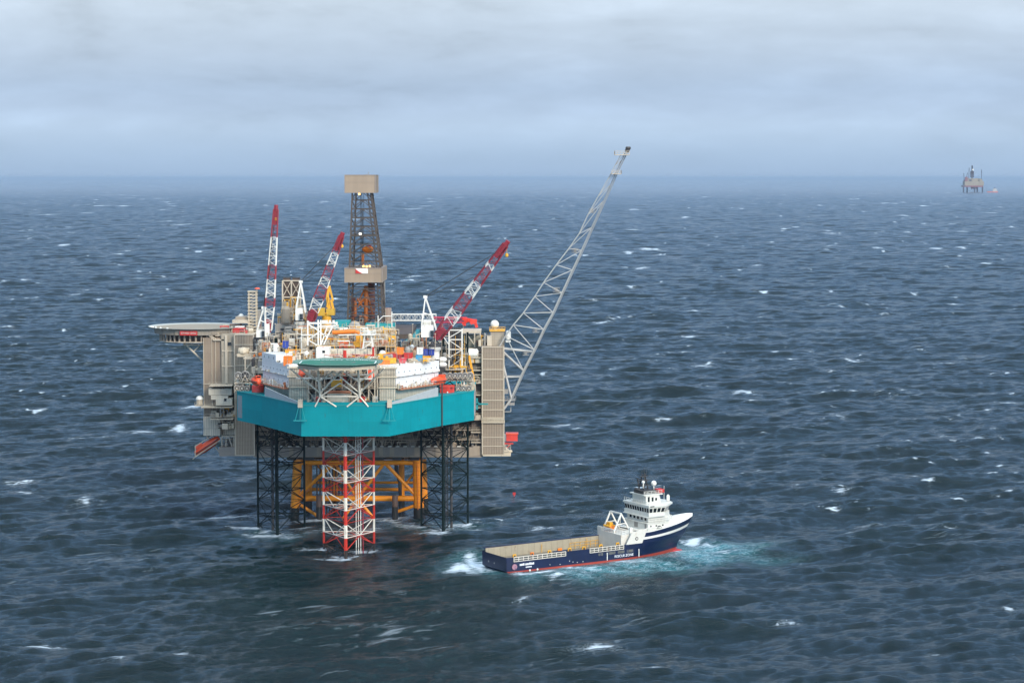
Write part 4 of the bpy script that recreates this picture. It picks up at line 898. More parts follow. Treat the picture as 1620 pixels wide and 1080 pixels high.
# block with the dome on top
b = MB(); b.box(X(776, 757), X(798, 757), 757, 765, Z(548, 757), Z(524, 757)); o = b.build('dome_block', CLADG, plat)
b = MB(); b.box(X(774.5, 757), X(799, 757), 756.4, 765.6, Z(524, 757), Z(522.5, 757)); b.rail([(X(774.5, 757), 756.6, Z(522.5, 757)), (X(799, 757), 756.6, Z(522.5, 757))], 1.2, .9, t=.12); b.build('handrail', YELLOW, o)
b = MB(); jumble(b, X(758, 760), X(776, 760), 756, 764, Z(548, 756), 4.6, 22, rng); b.build('machinery', [BEIGE, CREAM, YELLOW, GREY, CREAM, DKBR], plat)
# helideck-side tower: stepped volumes
lt = tower(X(371, YT), X(401, YT), YT, YT + 24, Z(720, YT), Z(529, YT), 'stair_tower', CLADR, [Z(y, YT) for y in (529.5, 545, 562, 578, 595, 720)], cols=12, lab='ribbed tower behind the hull end')
b = MB(); b.box(X(322, 755), X(349.8, 755), 755, 790, Z(688, 755), Z(534, 755)); o = b.build('quarters_block', CLAD, plat, 'plain taupe block carrying the cantilevered helideck')
b = MB()
for y in (607, 655, 687): b.box(X(321, 755), X(350, 755), 754.7, 755, Z(y, 755) - .1, Z(y, 755) + .1)
for px in (322, 335, 341): b.box(X(px, 755) - .1, X(px, 755) + .1, 754.7, 754.97, Z(687, 755), Z(534, 755))
b.build('cladding_frame', BEIGE, o)
b = MB(); b.box(X(350, 754), X(371, 754), 754, 786, Z(607, 754), Z(528, 754)); b.m = 1; b.box(X(356, 754), X(360, 754), 753.4, 754, Z(606, 754), Z(530, 754)); b.box(X(351, 754), X(370, 754), 753.6, 754, Z(556, 754), Z(554, 754)); b.box(X(351, 754), X(370, 754), 753.6, 754, Z(580, 754), Z(578.5, 754)); b.m = 2; b.box(X(360.5, 754), X(366, 754), 753.5, 754, Z(546, 754), Z(541, 754)); b.build('glazed_stair_block', [CLADG, BEIGE, GLASS], plat)
# lower left: cream modules on cantilevered decks
b = MB(); b.box(X(333, 756), X(369, 756), 750, 754.5, Z(622, 756), Z(612, 756)); b.box(X(337, 756), X(364, 756), 749.5, 754.5, Z(629, 756), Z(622.5, 756)); b.box(X(345, 756), X(370, 756), 749, 754.5, Z(638, 756), Z(627, 756)); o = b.build('cream_module', CREAMP, plat)
b = MB(); p = W(354.5, 630, 748.9); b.box(p.x, p.x + .8, 748.9, 748.98, p.z - .9, p.z); b.build('window', GLASS, o)
for z, x0, x1, nm in ((606.5, 335, 371, 0), (640, 322, 371, 1), (658.5, 336, 372, 2)):
    b = MB(); b.box(X(x0, 756), X(x1, 756), 748, 754.6, Z(z + 1.2, 756), Z(z, 756)); o = b.build('cantilever_deck', BEIGE, plat)
    b = MB(); b.rail([(X(x0, 756), 748.2, Z(z, 756)), (X(x1, 756), 748.2, Z(z, 756))], 1.1, 1.2); b.build('handrail', BEIGE, o)
    if nm: b = MB(); jumble(b, X(x0 + 12, 756), X(x1, 756), 749, 754, Z(z + 16, 756), 2.8, 16, rng); b.build('machinery', [BEIGE, CREAM, GREY, DARK, CREAM, YELLOW], plat)
b = MB(); b.box(X(349, 764), X(371, 764), 764, 784, Z(688, 764), Z(606, 764)); b.build('module_core', MATS['shaded_brown_plating'], plat)
b = MB(); b.box(X(349, 757), X(371, 757), 757, 763, Z(687.5, 757), Z(677, 757)); b.box(X(323, 757), X(349, 757), 753.4, 754.6, Z(687, 757), Z(657, 757)); b.build('louvre_panel', LOUVRE, plat)
b = MB(); b.beam(W(322, 641, 756), W(345, 660, 758), .3); b.beam(W(328, 641, 756), W(348, 655, 758), .25); b.beam(W(349, 641, 755), W(349, 688, 755), .35); b.build('deck_brace', BEIGE, plat)
b = MB(); b.box(X(350, 756), X(372, 756), 754, 768, Z(690, 756), Z(688, 756)); b.box(X(349, 756), X(372, 756), 754, 768, Z(720, 756), Z(716, 756))
for x0, x1 in ((351, 351), (358, 357), (362, 370), (370, 370)): b.beam(W(x0, 690, 755), W(x1, 717, 755), .4)
b.beam(W(327, 690, 757), W(350, 718, 757), .35); b.beam(W(349, 690, 757), W(338, 702, 757), .3); b.beam(W(337, 690, 757), W(338, 702, 757), .28); b.build('lifeboat_frame', BEIGE, plat)
b = MB(); jumble(b, X(352, 760), X(370, 760), 757, 764, Z(716, 760), 5, 16, rng); b.build('machinery', [BEIGE, CREAM, GREY, DARK, BEIGE, DKBR], plat)
b = MB(); b.box(X(320.5, 757), X(309, 757), 754, 757, Z(641, 757), Z(639.5, 757)); b.rail([(X(309, 757), 754.1, Z(639.5, 757)), (X(321, 757), 754.1, Z(639.5, 757))], 1.0, 1.0); b.build('dome_platform', BEIGE, plat)
# helideck on the far left
PX, PY, PR = X(313.5, 768), 768.0, 15.3; PZ = Z(516.5, 768)
pts = octagon(PX, PY, PR, n=16, rot=0)
b = MB(); b.prism(pts, PZ - .4, PZ); ph = b.build('helideck', HGREY, plat, 'grey octagonal helideck cantilevered over the sea')
b = MB(); o16 = octagon(PX, PY, PR + 1.6, n=16, rot=0); i16 = octagon(PX, PY, PR + .05, n=16, rot=0)
for i in range(16):
    j = (i + 1) % 16
    b.add([(*i16[i], PZ - .1), (*i16[j], PZ - .1), (*o16[j], PZ + .3), (*o16[i], PZ + .3), (*i16[i], PZ - .2), (*i16[j], PZ - .2), (*o16[j], PZ + .2), (*o16[i], PZ + .2)], [(0, 1, 2, 3), (7, 6, 5, 4), (3, 2, 6, 7), (1, 0, 4, 5), (0, 3, 7, 4), (2, 1, 5, 6)])
b.build('safety_net', mat('pale_net', (.40, .42, .40), .8), ph)
b = MB(); r2_ = octagon(PX, PY, PR - .4, n=16, rot=0); b.prism(r2_, PZ - 2.0, PZ - .42); b.build('deck_girder', mat('dull_taupe_girder', (.30, .26, .205), .6, var=.2, panel=(1.4, 4, .1)), ph)
b = MB()
for i in range(22):
    t = R(180 + 180 * i / 21); x, y = PX + (PR - 2.6) * math.cos(t), PY + (PR - 2.6) * math.sin(t); b.tube((x, y, PZ - 4.3), (x, y, PZ - 2.0), .36, n=6)
b.m = 1; b.prism(octagon(PX, PY, PR - 5, n=16, rot=0), PZ - 4.3, PZ - 2.0); b.build('under_deck_frame', [TAUPE, DKBR], ph)
b = MB(); b.prism(octagon(PX, PY, PR - 2, n=16, rot=0), PZ - 4.6, PZ - 4.3); b.build('under_deck', BEIGE, ph)
sgn = MB(); p, q = W(297, 519.5, PY - PR), W(316, 519.5, PY - PR); zt_ = PZ - .7
a0, a1 = R(255), R(277)
pa, pb = (PX + (PR + .25) * math.cos(a0), PY + (PR + .25) * math.sin(a0)), (PX + (PR + .25) * math.cos(a1), PY + (PR + .25) * math.sin(a1))
sgn.wall(pa, pb, (PZ - 1.95, PZ - .5), (PZ - 1.95, PZ - .5), .1); sgn.build('name_board', RED, ph)
mid = ((pa[0] + pb[0]) / 2, (pa[1] + pb[1]) / 2, PZ - 1.22); rt_ = Vector((pb[0] - pa[0], pb[1] - pa[1], 0))
lettering('EDVARD GRIEG', .75, WHITE, ph, Vector(mid) + Vector((0, -.08, 0)), rt_, (0, 0, 1))
b = MB()
for a in (196, 205, 215, 226, 238): t = R(a); p = Vector((PX + (PR + .5) * math.cos(t), PY + (PR + .5) * math.sin(t), PZ + .15)); b.sphere(p, .42, 8, 6)
b.build('perimeter_light', WHITE, ph)
b = MB()
for yy in (760, 775):
    b.tube(W(290, 541, yy), W(321, 571, yy), .3); b.tube((X(290, yy), yy, PZ - 5.6), (X(322, yy), yy, PZ - 5.6), .3); b.tube(W(306, 556, yy), W(320, 543, yy), .2)
b.tube(W(290, 541, 760), W(290, 541, 775), .3); b.build('helideck_strut', mat('pale_strut_paint', (.66, .58, .46), .5), ph)
b = MB()
b.beam(W(318, 521, 755), W(338, 536, 755), .35); b.beam(W(321, 520, 755), W(341, 536, 755), .3); b.box(X(338, 756), X(356, 756), 754, 760, Z(538, 756), Z(536, 756)); b.beam(W(344, 526, 756), W(352, 536, 756), .3); b.build('access_stair', BEIGE, ph)
# roof edge between helideck and tower, with equipment
b = MB(); b.box(X(345, 764), X(403, 764), 756, 790, Z(529, 764), Z(526.5, 764)); b.rail([(X(345, 758), 756.2, Z(526.5, 764)), (X(402, 758), 756.2, Z(526.5, 764))], 1.1, 1.4); b.build('roof_deck', BEIGE, plat)
b = MB(); jumble(b, X(350, 764), X(400, 764), 757, 770, Z(526.5, 764), 2.8, 30, rng); b.build('machinery', [BEIGE, CREAM, TERR, GREY, RED, CREAM], plat)
b = MB(); b.box(X(374, 764), X(388, 764), 760, 763, Z(524, 764), Z(515, 764)); b.m = 1; b.box(X(372, 764), X(391, 764), 759, 760, Z(519, 764), Z(517, 764)); b.box(X(372, 764), X(391, 764), 759, 760, Z(523, 764), Z(521, 764)); b.build('roof_cabin', [WHITE, RED], plat)
b = MB(); b.box(X(370, 768), X(398, 768), 764, 776, Z(510, 768), Z(505, 768)); b.m = 1; b.box(X(374, 768), X(395, 768), 766, 774, Z(505, 768), Z(500.5, 768)); b.build('roof_block', [BEIGE, TAUPE], plat)
# ladder-like vent mast
b = MB(); Y_ = 764
x0, x1 = X(394, Y_), X(405.5, Y_); zb, zt = Z(522, Y_), Z(461, Y_)
for x in (x0, x1):
    for y in (Y_, Y_ + 2.4): b.tube((x, y, zb), (x, y, zt), .22, n=6)
for i in range(13):
    z = zb + (zt - zb) * i / 12; b.box(x0 - .35, x1 + .35, Y_ - .4, Y_ + 2.8, z - .16, z + .16)
    if i < 12: b.beam((x0, Y_, z), (x1, Y_, z + (zt - zb) / 12), .16)
b.build('vent_mast', CREAM, plat)
b = MB(); b.sphere(W(407, 457, 764), .95, 12, 6, lo=0, sz=.5); b.m = 1; b.tube(W(406, 461, 764), W(406.5, 457, 764), .12); b.build('mast_head_disc', [ORANGE, BEIGE], plat)
b = MB(); b.box(X(405, 768), X(412, 768), 768, 774, Z(520, 768), Z(491, 768)); b.m = 1; b.box(X(405.5, 768), X(412.5, 768), 767.5, 768, Z(518, 768), Z(511.5, 768)); b.build('roof_duct', [GREY, MAROON], plat)
# middle topsides: block with dark vents, decks behind the rig
b = MB(); b.box(X(437, 766), X(486, 766), 766, 786, Z(560, 766), Z(513, 766)); mb_ = b.build('topside_module', mat('taupe_module_panel', (.40, .34, .28), .65, var=.12, panel=(3.6, 3.0, .09), panel_dark=.7, rust=.05), plat)
for px, py in ((446, 521), (463, 521), (445, 536), (463, 536), (447, 528), (470, 528)):
    b = MB(); p = W(px, py, 765.9); b.box(p.x - .5, p.x + .7, 765.9, 765.99, p.z - .4, p.z + .4); b.build('vent', DARK, mb_)
b = MB(); b.box(X(436, 766), X(487, 766), 765.3, 765.9, Z(525.5, 766), Z(524.5, 766)); b.box(X(437, 766), X(487, 766), 765.3, 765.9, Z(541, 766), Z(540, 766)); b.build('ledge', BEIGE, mb_)
b = MB(); jumble(b, X(440, 772), X(486, 772), 768, 782, Z(513, 766), 5.5, 46, rng); b.build('machinery', [BEIGE, CREAM, YELLOW, GREY, TAUPE, YELLOW], plat)
b = MB(); b.box(X(400, 768), X(763, 768), 762, 800, Z(575, 768), Z(570, 768)); b.build('weather_deck', TAUPE, plat)
# twin exhaust stacks in a cream frame
Y_ = 775; e = MB()
for px0, px1 in ((449, 459.5), (463, 474)):
    e = MB(); e.box(X(px0, Y_), X(px1, Y_), Y_, Y_ + 3, Z(515, Y_), Z(440, Y_)); st_ = e.build('exhaust_stack', mat('dark_rust_brown_duct', (.095, .060, .042), .65, var=.25, panel=(3, .8, .05)), plat)
    e = MB(); e.box(X(px0, Y_) - .15, X(px1, Y_) + .15, Y_ - .15, Y_ + 3.15, Z(440, Y_), Z(439, Y_)); e.build('stack_cap', DARK, st_)
e = MB(); Y_ = 774
for px in (447, 461, 475.5):
    e.beam(W(px, 444, Y_), W(px, 515, Y_), .42)
for y in (444, 470, 492): e.beam(W(447, y, Y_), W(475.5, y, Y_), .38)
for xa, xb in ((447, 461), (461, 475.5)):
    for ya, yb in ((444, 470), (470, 492)): e.beam(W(xa, ya, Y_), W(xb, yb, Y_), .24); e.beam(W(xb, ya, Y_), W(xa, yb, Y_), .24)
e.build('stack_frame', BEIGE, plat)
b = MB(); jumble(b, X(447, 772), X(478, 772), 766, 772, Z(506, 770), 8, 36, rng); b.build('machinery', [YELLOW, BEIGE, CREAM, YELLOW, TAUPE, GREY], plat)
b = MB(); b.lathe(W(453, 512, 766), [(1.3, 0), (1.5, .4), (1.5, 5), (.8, 6)], 12); b.build('vessel', TAUPE, plat)
# far right upper module frame with a flat roof
b = MB(); Y_ = 760
b.box(X(730, Y_), X(761, Y_), Y_, Y_ + 12, Z(527, Y_), Z(523, Y_))
for px in (731, 738.5, 751, 760): b.beam(W(px, 525, Y_), W(px, 572, Y_), .35)
b.beam(W(738.5, 528, Y_), W(751, 546, Y_), .28); b.beam(W(731, 551, Y_), W(760, 551, Y_), .35); b.build('roof_frame', BEIGE, plat)
b = MB(); b.box(X(732, 766), X(759, 766), 766, 774, Z(572, 766), Z(530, 766)); b.build('control_cabin', mat('pale_grey_green_panel', (.40, .38, .30), .65, var=.2, panel=(2.4, 3, .08), rust=.1), plat)
b = MB(); b.lathe(W(738, 559, 754), [(1.2, 0), (1.55, .3), (1.55, 3.6), (1.0, 4.0)], 12, (1, 0, 0)); b.build('vessel', WHITE, plat)
b = MB(); jumble(b, X(733, 758), X(762, 758), 754, 759, Z(572, 758), 3.4, 30, rng); b.build('machinery', [BEIGE, CREAM, GREY, DARK, CREAM, YELLOW], plat)
b = MB(); jumble(b, X(690, 768), X(732, 768), 764, 776, Z(570, 768), 8.5, 40, rng); b.build('machinery', [BEIGE, TAUPE, GREY, DARK, CREAM, DKBR], plat)
b = MB(); b.beam(W(742, 562, 738), W(750.5, 604, 738), .75); b.beam(W(740, 575, 738), W(745, 598, 738), .4); b.beam(W(736, 598, 738), W(748, 604, 738), .4); b.box(X(737, 738), X(745, 738), 737, 739, Z(600, 738), Z(588, 738)); b.build('hose_boom', mat('amber_paint', (.80, .36, .02)), plat)
# white lattice bridge seen behind the crane
b = MB(); boom4(b, W(612, 502, 790), W(690, 502, 790), 2.6, 2.2, 2.6, 2.2, 14, .16, .11); b.build('lattice_bridge', PALE, plat)
# bottom deck: fascia, dark underside machinery
YB = 753.0
b = MB(); b.box(X(345, YB), X(800, YB), YB, YB + 40, Z(721, YB), Z(707, YB)); fas = b.build('cellar_deck_girder', mat('taupe_grey_girder', (.27, .235, .20), .65, var=.12, scale=.3, panel=(9.4, 10, .12), panel_dark=.7, rust=.06), plat)
b = MB()
for px in (456, 500, 598, 616, 655, 689, 742): b = MB(); b.box(X(px, YB), X(px + 7, YB), YB - .15, YB - .003, Z(720.6, YB), Z(707.4, YB)); b.build('girder_stiffener', TAUPE, fas)
b = MB(); b.box(X(748, YB), X(762, YB), YB - .2, YB - .003, Z(720, YB), Z(705, YB)); b.build('girder_stiffener', TAUPE, fas)
b = MB(); b.box(X(400, YB), X(763, YB), YB - .5, YB + 40, Z(722.5, YB), Z(721, YB)); b.build('lower_flange', TAUPE, fas)
for i in range(26):
    px = 430 + i * 12.2
    b = MB(); b.box(X(px, YB), X(px + 6, YB), YB - .45, YB - .2, Z(706.4, YB), Z(705, YB)); b.build('edge_marker', mat('off_white_marker', (.75, .72, .64), .5), fas)
b = MB(); b.box(X(400, YB + 8), X(763, YB + 8), YB + 8, YB + 36, Z(707, YB + 8), Z(640, YB + 8)); b.build('cellar_deck_core', MATS['shaded_brown_plating'], plat)
for y in (696, 681):
    b = MB(); b.box(X(402, YB), X(764, YB), YB, YB + 9, Z(y, YB), Z(y - 1.3, YB)); b.rail([(X(402, YB), YB + .1, Z(y - 1.3, YB)), (X(764, YB), YB + .1, Z(y - 1.3, YB))], 1.0, 2.2, t=.09); b.build('cellar_walkway', TAUPE, plat)
for k in range(3):
    b = MB(); jumble(b, X(402, YB), X(762, YB), YB + 1, YB + 8, Z((707, 695, 680)[k], YB), 2.6, 90, rng); b.build('piping', [TAUPE, DARK, DKBR, GREY, BEIGE, DKBR], plat)
b = MB()
for i in range(30):
    px = 405 + i * 12; b.beam(W(px, 706, YB + .6), W(px + 6, 681, YB + .6), .18); b.beam(W(px + 6, 681, YB + .6), W(px + 12, 706, YB + .6), .18)
b.build('cellar_truss', TAUPE, plat)
for i in range(8):
    b = MB(); px = 452 + i * 28; b.box(X(px, YB), X(px + 14, YB), YB + 2, YB + 12, Z(729, YB), Z(723, YB)); b.build('under_deck_tank', DARK, plat)

# ------------------------------------------------------------------ yellow jacket
jk = MB(); J = []
YF, YK = 757.0, 779.0
def jleg(pxt, pxb, Y, r):
    m_ = MB(); a, c = W(pxt, 726, Y), W(pxb, 822, Y); d_ = (c - a) / (c.z - a.z); w1 = a + d_ * (3.5 - a.z); w2 = a + d_ * (-20 - a.z)
    m_.tube(a, w1, r, n=14); m_.m = 1; m_.tube(w1, w2, r * 1.02, n=14); return m_, a, w1
legs = [(471, 465.5, YF, 1.5), (661, 663, YF, 1.75), (488, 488, YK, 1.3), (668.5, 672.5, YK, 1.3), (565.5, 565, YF, 1.1), (635, 636, YK, 1.0), (530, 529, YK, 1.0)]
base = MB(); ends = []
for l in legs: m_, a, w1 = jleg(*l); ends.append((a, w1)); J.append(m_)
def at(k, z): a, c = ends[k]; t = (z - a.z) / (c.z - a.z); return a.lerp(c, t)
zt, zm, zl = Z(731.5, YF), Z(788, YF), Z(777, YK)
b = MB()
b.tube(at(0, zt), at(1, zt), .8, n=10); b.tube(at(0, zm), at(1, zm), .95, n=10); b.tube(at(2, zt), at(3, zt), .55, n=8); b.tube(at(2, zm), at(3, zm), .6, n=8); b.tube(at(2, zm + 2.4), at(3, zm + 2.4), .45, n=8)
for z in (zt, zm): b.tube(at(0, z), at(2, z), .6, n=8); b.tube(at(1, z), at(3, z), .6, n=8)
A, M_, B = at(0, zm), at(4, zm), at(1, zm)
T1, T2 = at(0, zt).lerp(at(4, zt), .62), at(4, zt).lerp(at(1, zt), .45)
b.tube(A, T1, .55, n=8); b.tube(M_, T1, .45, n=8); b.tube(M_, T2, .55, n=8); b.tube(T2, B, .6, n=8)
for k1, k2, t in ((4, 0, .45), (4, 1, .55)):
    e_ = at(k2, -6); s_ = at(k1, zm); p3 = s_.lerp(at(k1, -6).lerp(e_, t * .9), .75); b.tube(s_, p3, .5, n=8)
b.tube(at(0, zm - 1), at(0, zm).lerp(at(4, 0), .35) + Vector((0, 0, -zm * .55)), .55, n=8)
b.tube(at(1, zm - 2), at(1, 0) + Vector((-7.5, 0, 2)), .55, n=8)
b.tube(at(3, zt).lerp(at(2, zt), .12), at(3, zm), .35, n=8); b.tube(at(2, zt), at(2, zm).lerp(at(3, zm), .25), .35, n=8); b.tube(at(3, zt - 2), at(5, zm), .4, n=8); b.tube(at(6, zt), at(2, zm), .35, n=8)
jack = b.build('jacket', YEL, plat, 'yellow tubular jacket standing in the sea')
for m_ in J: m_.build('jacket_leg', [YEL, BLACKG], jack)
b = MB()
for i in range(14):
    z = 4 + i * 1.35; p = at(1, z); b.ring(p, (0, 0, 1), 1.8, .1, 12, 4)
b.beam(at(1, 3) + Vector((-.2, -1.95, 0)), at(1, zt) + Vector((-.2, -1.95, 0)), .2); b.build('ladder', ORY, jack)
b = MB()
for px in range(500, 548, 5): b.tube((X(px, 768), 768, -15), (X(px, 768), 768, 24), .22, n=6)
b.build('conductor_pipes', DKBR, jack)
b = MB(); b.pipe([(X(625, YF + 6), YF + 6, 24), (X(626, YF + 6), YF + 6, 16), (X(632, YF + 6), YF + 6, 11), (X(633, YF + 6), YF + 6, -10)], .6, 10); b.build('riser', DARK, jack)
for px in (503, 624):
    b = MB(); b.tube((X(px, 752), 752, -12), (X(px, 752), 752, Z(783, 752)), .95, n=12); b.m = 1; b.tube((X(px, 752), 752, -12), (X(px, 752), 752, 4.5), 1.0, n=12); b.build('fender_pile', [mat('weathered_brown_pile', (.13, .08, .06), .7, rust=.4), BLACKG], jack)
b = MB()
for yy, zz in ((YF, zt + 1.2),):
    b.box(at(0, zt).x, at(1, zt).x, yy - 1.5, yy + 3, zz, zz + .2); b.rail([(at(0, zt).x, yy - 1.4, zz + .2), (at(1, zt).x, yy - 1.4, zz + .2)], 1.0, 2.0, t=.1)
jumble(b, at(0, zt).x + 2, at(1, zt).x - 2, yy - 1, yy + 2.5, zz + .2, 1.3, 30, rng, 1); b.build('jacket_walkway', mat('rusty_tan_steel', (.28, .16, .09), .7, var=.3, rust=.4), jack)
# ================================================================== DERRICK
YD, YE = 775.0, 789.0
dk = thing('drilling_derrick', 'tall brown lattice derrick with taupe boxes at its waist and top', 'derrick', (X(582, 782), 782, 62))
DST = mat('derrick_steel', (.070, .054, .042), .6, .0, var=.2, rust=.15)
DCL = mat('derrick_cladding', (.32, .24, .165), .6, var=.12, scale=.2, panel=(1.6, 30, .05), panel_dark=.86)
zb, zt = Z(512, YD), Z(303, YD)
def dsec(z):
    t = (z - zb) / (zt - zb)
    xl = X(550 + 8.5 * t, YD); xr = X(606 - 4 * min(1, t / .45) - 14 * max(0, (t - .45) / .55), YD)
    return [Vector((xl, YD, z)), Vector((xr, YD, z)), Vector((xr - .4 * t, YE, z)), Vector((xl + .4, YE, z))]
b = MB(); n = 15; prev = dsec(zb)
for i in range(n):
    cur = dsec(zb + (zt - zb) * (i + 1) / n)
    for k in range(4):
        k2 = (k + 1) % 4
        b.beam(prev[k], cur[k], .62 if i < 9 else .5)
        if k in (0, 2):
            m_ = (cur[k] + cur[k2]) / 2; b.beam(prev[k], m_, .24); b.beam(prev[k2], m_, .24)
        else: b.beam(prev[k], cur[k2], .24) if i % 2 else b.beam(prev[k2], cur[k], .24)
        b.beam(cur[k], cur[k2], .28)
    prev = cur
b.build('mast_frame', DST, dk)
# dense ladder and hose runs on the legs
LAD = mat('dark_derrick_steel', (.05, .042, .036), .6, var=.3, rust=.2)
o1, o2 = Vector((-1.3, .3, 0)), Vector((1.2, .3, 0)); runs = [MB(), MB(), MB()]
for z0 in range(30):
    za, zc = zb + (zt - zb) * z0 / 30, zb + (zt - zb) * (z0 + 1) / 30
    p, q = dsec(za), dsec(zc)
    b = runs[0]; b.beam(p[1] + o1, q[1] + o1, .3); b.beam(p[1] + o1 * .5, q[1] + o1, .16); b.box(p[1].x - 1.6, p[1].x + .2, YD - .1, YD + .8, za, za + .25)
    b = runs[1]; b.beam(p[0] + o2, q[0] + o2, .22); b.box(p[0].x - .1, p[0].x + 1.3, YD, YD + .7, za, za + .2)
    b = runs[2]; b.beam(p[2] + o1 * .6, q[2] + o1 * .6, .3); b.beam(p[2] - o1 * .3, q[2] + o1, .16)
for b in runs: b.build('ladder_run', LAD, dk)
def dbox(px0, px1, y0, y1, Y0, Y1, nm):
    m_ = MB(); t_ = .25
    x0, x1, z1, z0 = X(px0, Y0), X(px1, Y0), Z(y0, Y0), Z(y1, Y0)
    m_.box(x0, x1, Y0, Y0 + t_, z0, z1); m_.box(x0, x1, Y1 - t_, Y1, z0, z1); m_.box(x0, x0 + t_, Y0 + t_, Y1 - t_, z0, z1); m_.box(x1 - t_, x1, Y0 + t_, Y1 - t_, z0, z1)
    m_.box(x0 + t_, x1 - t_, Y0 + t_, Y1 - t_, z0 + .6, z0 + .9)
    o = m_.build(nm, DCL, dk)
    f = MB()
    for z in (z0, (z0 + z1) / 2 + .6, z1): f.box(x0 - .12, x1 + .12, Y0 - .12, Y1 + .12, z - .1, z + .1) if z != (z0 + z1) / 2 + .6 else f.box(x0 - .06, x1 + .06, Y0 - .06, Y1 + .06, z - .05, z + .05)
    for x in (x0, x1):
        for y in (Y0, Y1): f.box(x - .16, x + .16, y - .16, y + .16, z0, z1)
    f.build('edge_trim', mat('dull_brown_trim', (.26, .21, .17), .6), o); return o, (x0, x1, z0, z1)
o1, e1 = dbox(547, 594.5, 277, 305, YD - 1.5, YE + 1.5, 'crown_box')
b = MB(); b.tube(W(583, 278, 780), W(583, 272, 780), .12); b.box(X(580, 780), X(582, 780), 779, 781, Z(277, 780), Z(275.5, 780)); b.build('crown_light', GREY, o1)
b = MB(); b.box(e1[0] + .5, e1[1] - .5, YD, YE, e1[2] + 4.2, e1[2] + 4.5); b.build('crown_floor', GREY, o1)
o2, e2 = dbox(546, 605, 424.5, 446.5, YD - 2.2, YE + 10, 'monkey_board_box')
# flag board: white with a red swept corner
b = MB(); p = W(574, 428, YD - 2.5); xa, xb, za, zc = X(563, YD - 2.5), X(582.5, YD - 2.5), Z(432.5, YD - 2.5), Z(424.7, YD - 2.5)
b.box(xa, xb, YD - 2.45, YD - 2.36, za, zc); fb = b.build('flag_board', mat('white_board', (.80, .76, .70), .5, var=.04), o2)
b = MB(); nseg = 8; pts = [(xa, zc)] + [(xa + (xb - xa) * .62 * t / nseg, zc - (zc - za) * (t / nseg) ** .6) for t in range(nseg + 1)] + [(xa, za)]
pts = [(xa, zc - .01), ] + [(xa + (xb - xa) * .55 * (t / nseg), zc - (zc - za) * (t / nseg) ** .7) for t in range(1, nseg + 1)] + [(xa, za)]
b.add([(x, YD - 2.475, z) for x, z in pts] + [(x, YD - 2.455, z) for x, z in pts], [tuple(range(len(pts))), tuple(range(2 * len(pts) - 1, len(pts) - 1, -1))] + [(i, len(pts) + i, len(pts) + (i + 1) % len(pts), (i + 1) % len(pts)) for i in range(len(pts))])
b.build('red_corner', RED, fb)
b = MB(); b.box(X(605.3, YE), X(607.5, YE), YE + 2, YE + 9, Z(515, YE), Z(447, YE)); b.build('side_screen', mat('grey_screen', (.34, .32, .28), .7, var=.2), dk)
b = MB()
for i in range(9): b.box(X(583, 786), X(592, 786) + .3, 784, 787, Z(505 - i * 6.6, 786), Z(500 - i * 6.6, 786))
b.box(X(556, 786), X(563, 786), 784, 786, Z(508, 786), Z(470, 786)); b.build('pipe_setback', mat('rusty_dark_red_panel', (.16, .05, .035), .7, var=.35, rust=.3), dk)
b = MB(); b.tube(W(579, 510, 781), W(579, 452, 781), .75, n=8); b.tube(W(571, 480, 781), W(578, 470, 781), .4); b.tube(W(567, 478, 781), W(579, 452, 781), .3); b.tube(W(590, 498, 781), W(579, 456, 781), .3); b.tube(W(562, 500, 781), W(562, 476, 781), .5); b.tube(W(565, 472, 781), W(574, 486, 781), .35); b.tube(W(574, 472, 781), W(566, 486, 781), .35); b.tube(W(574, 418, 781), W(574, 400, 781), .5)
b.build('pipe_handler', mat('dull_orange_paint', (.42, .115, .015), .6, var=.25, rust=.3), dk)
b = MB(); b.lathe(W(582, 394, 781), [(.3, -1.5), (1.6, -.8), (2.2, 0), (1.4, .8), (.4, 1.2)], 10); b.m = 1; b.box(X(577, 781), X(590, 781), 780, 782, Z(397, 781), Z(395.2, 781)); b.m = 2; b.box(X(580, 781), X(588, 781), 780.2, 781.8, Z(391.5, 781), Z(388, 781)); b.build('travelling_block', [ORY, YELLOW, MAROON], dk)
b = MB()
for px in (570.5, 572.5, 575.5): b.tube(W(px, 420, 782), W(px, 306, 782), .1, n=5)
b.tube(W(573, 420, 782), W(573, 330, 782), .22, n=5); b.build('drill_line', DARK, dk)
b = MB(); z = Z(373.5, YD); b.box(dsec(z)[0].x, dsec(z)[1].x, YD + 1, YE - 1, z - .15, z); b.rail([(dsec(z)[0].x, YD + 1, z), (dsec(z)[1].x, YD + 1, z)], 1.4, 1.1, t=.12); b.build('stabbing_board', DST, dk)
b = MB(); p = W(570, 370, 776); b.box(p.x - .4, p.x + .4, 775.6, 776.4, p.z - .25, p.z + .25); b.build('work_lamp', LAMPW, dk)
for px, py in ((575, 421), (580, 421.5), (585, 421), (568.5, 307)):
    b = MB(); p = W(px, py, YD - 1.2); b.box(p.x - .3, p.x + .3, p.y - .2, p.y + .2, p.z - .3, p.z + .3); b.build('work_lamp', LAMPO, dk)
b = MB(); jumble(b, X(552, YD), X(604, YD), YD, YE, 62.3, 5, 40, rng); b.build('drill_floor_gear', [DKBR, DARK, ORY, TERR, GREY, DST], dk)

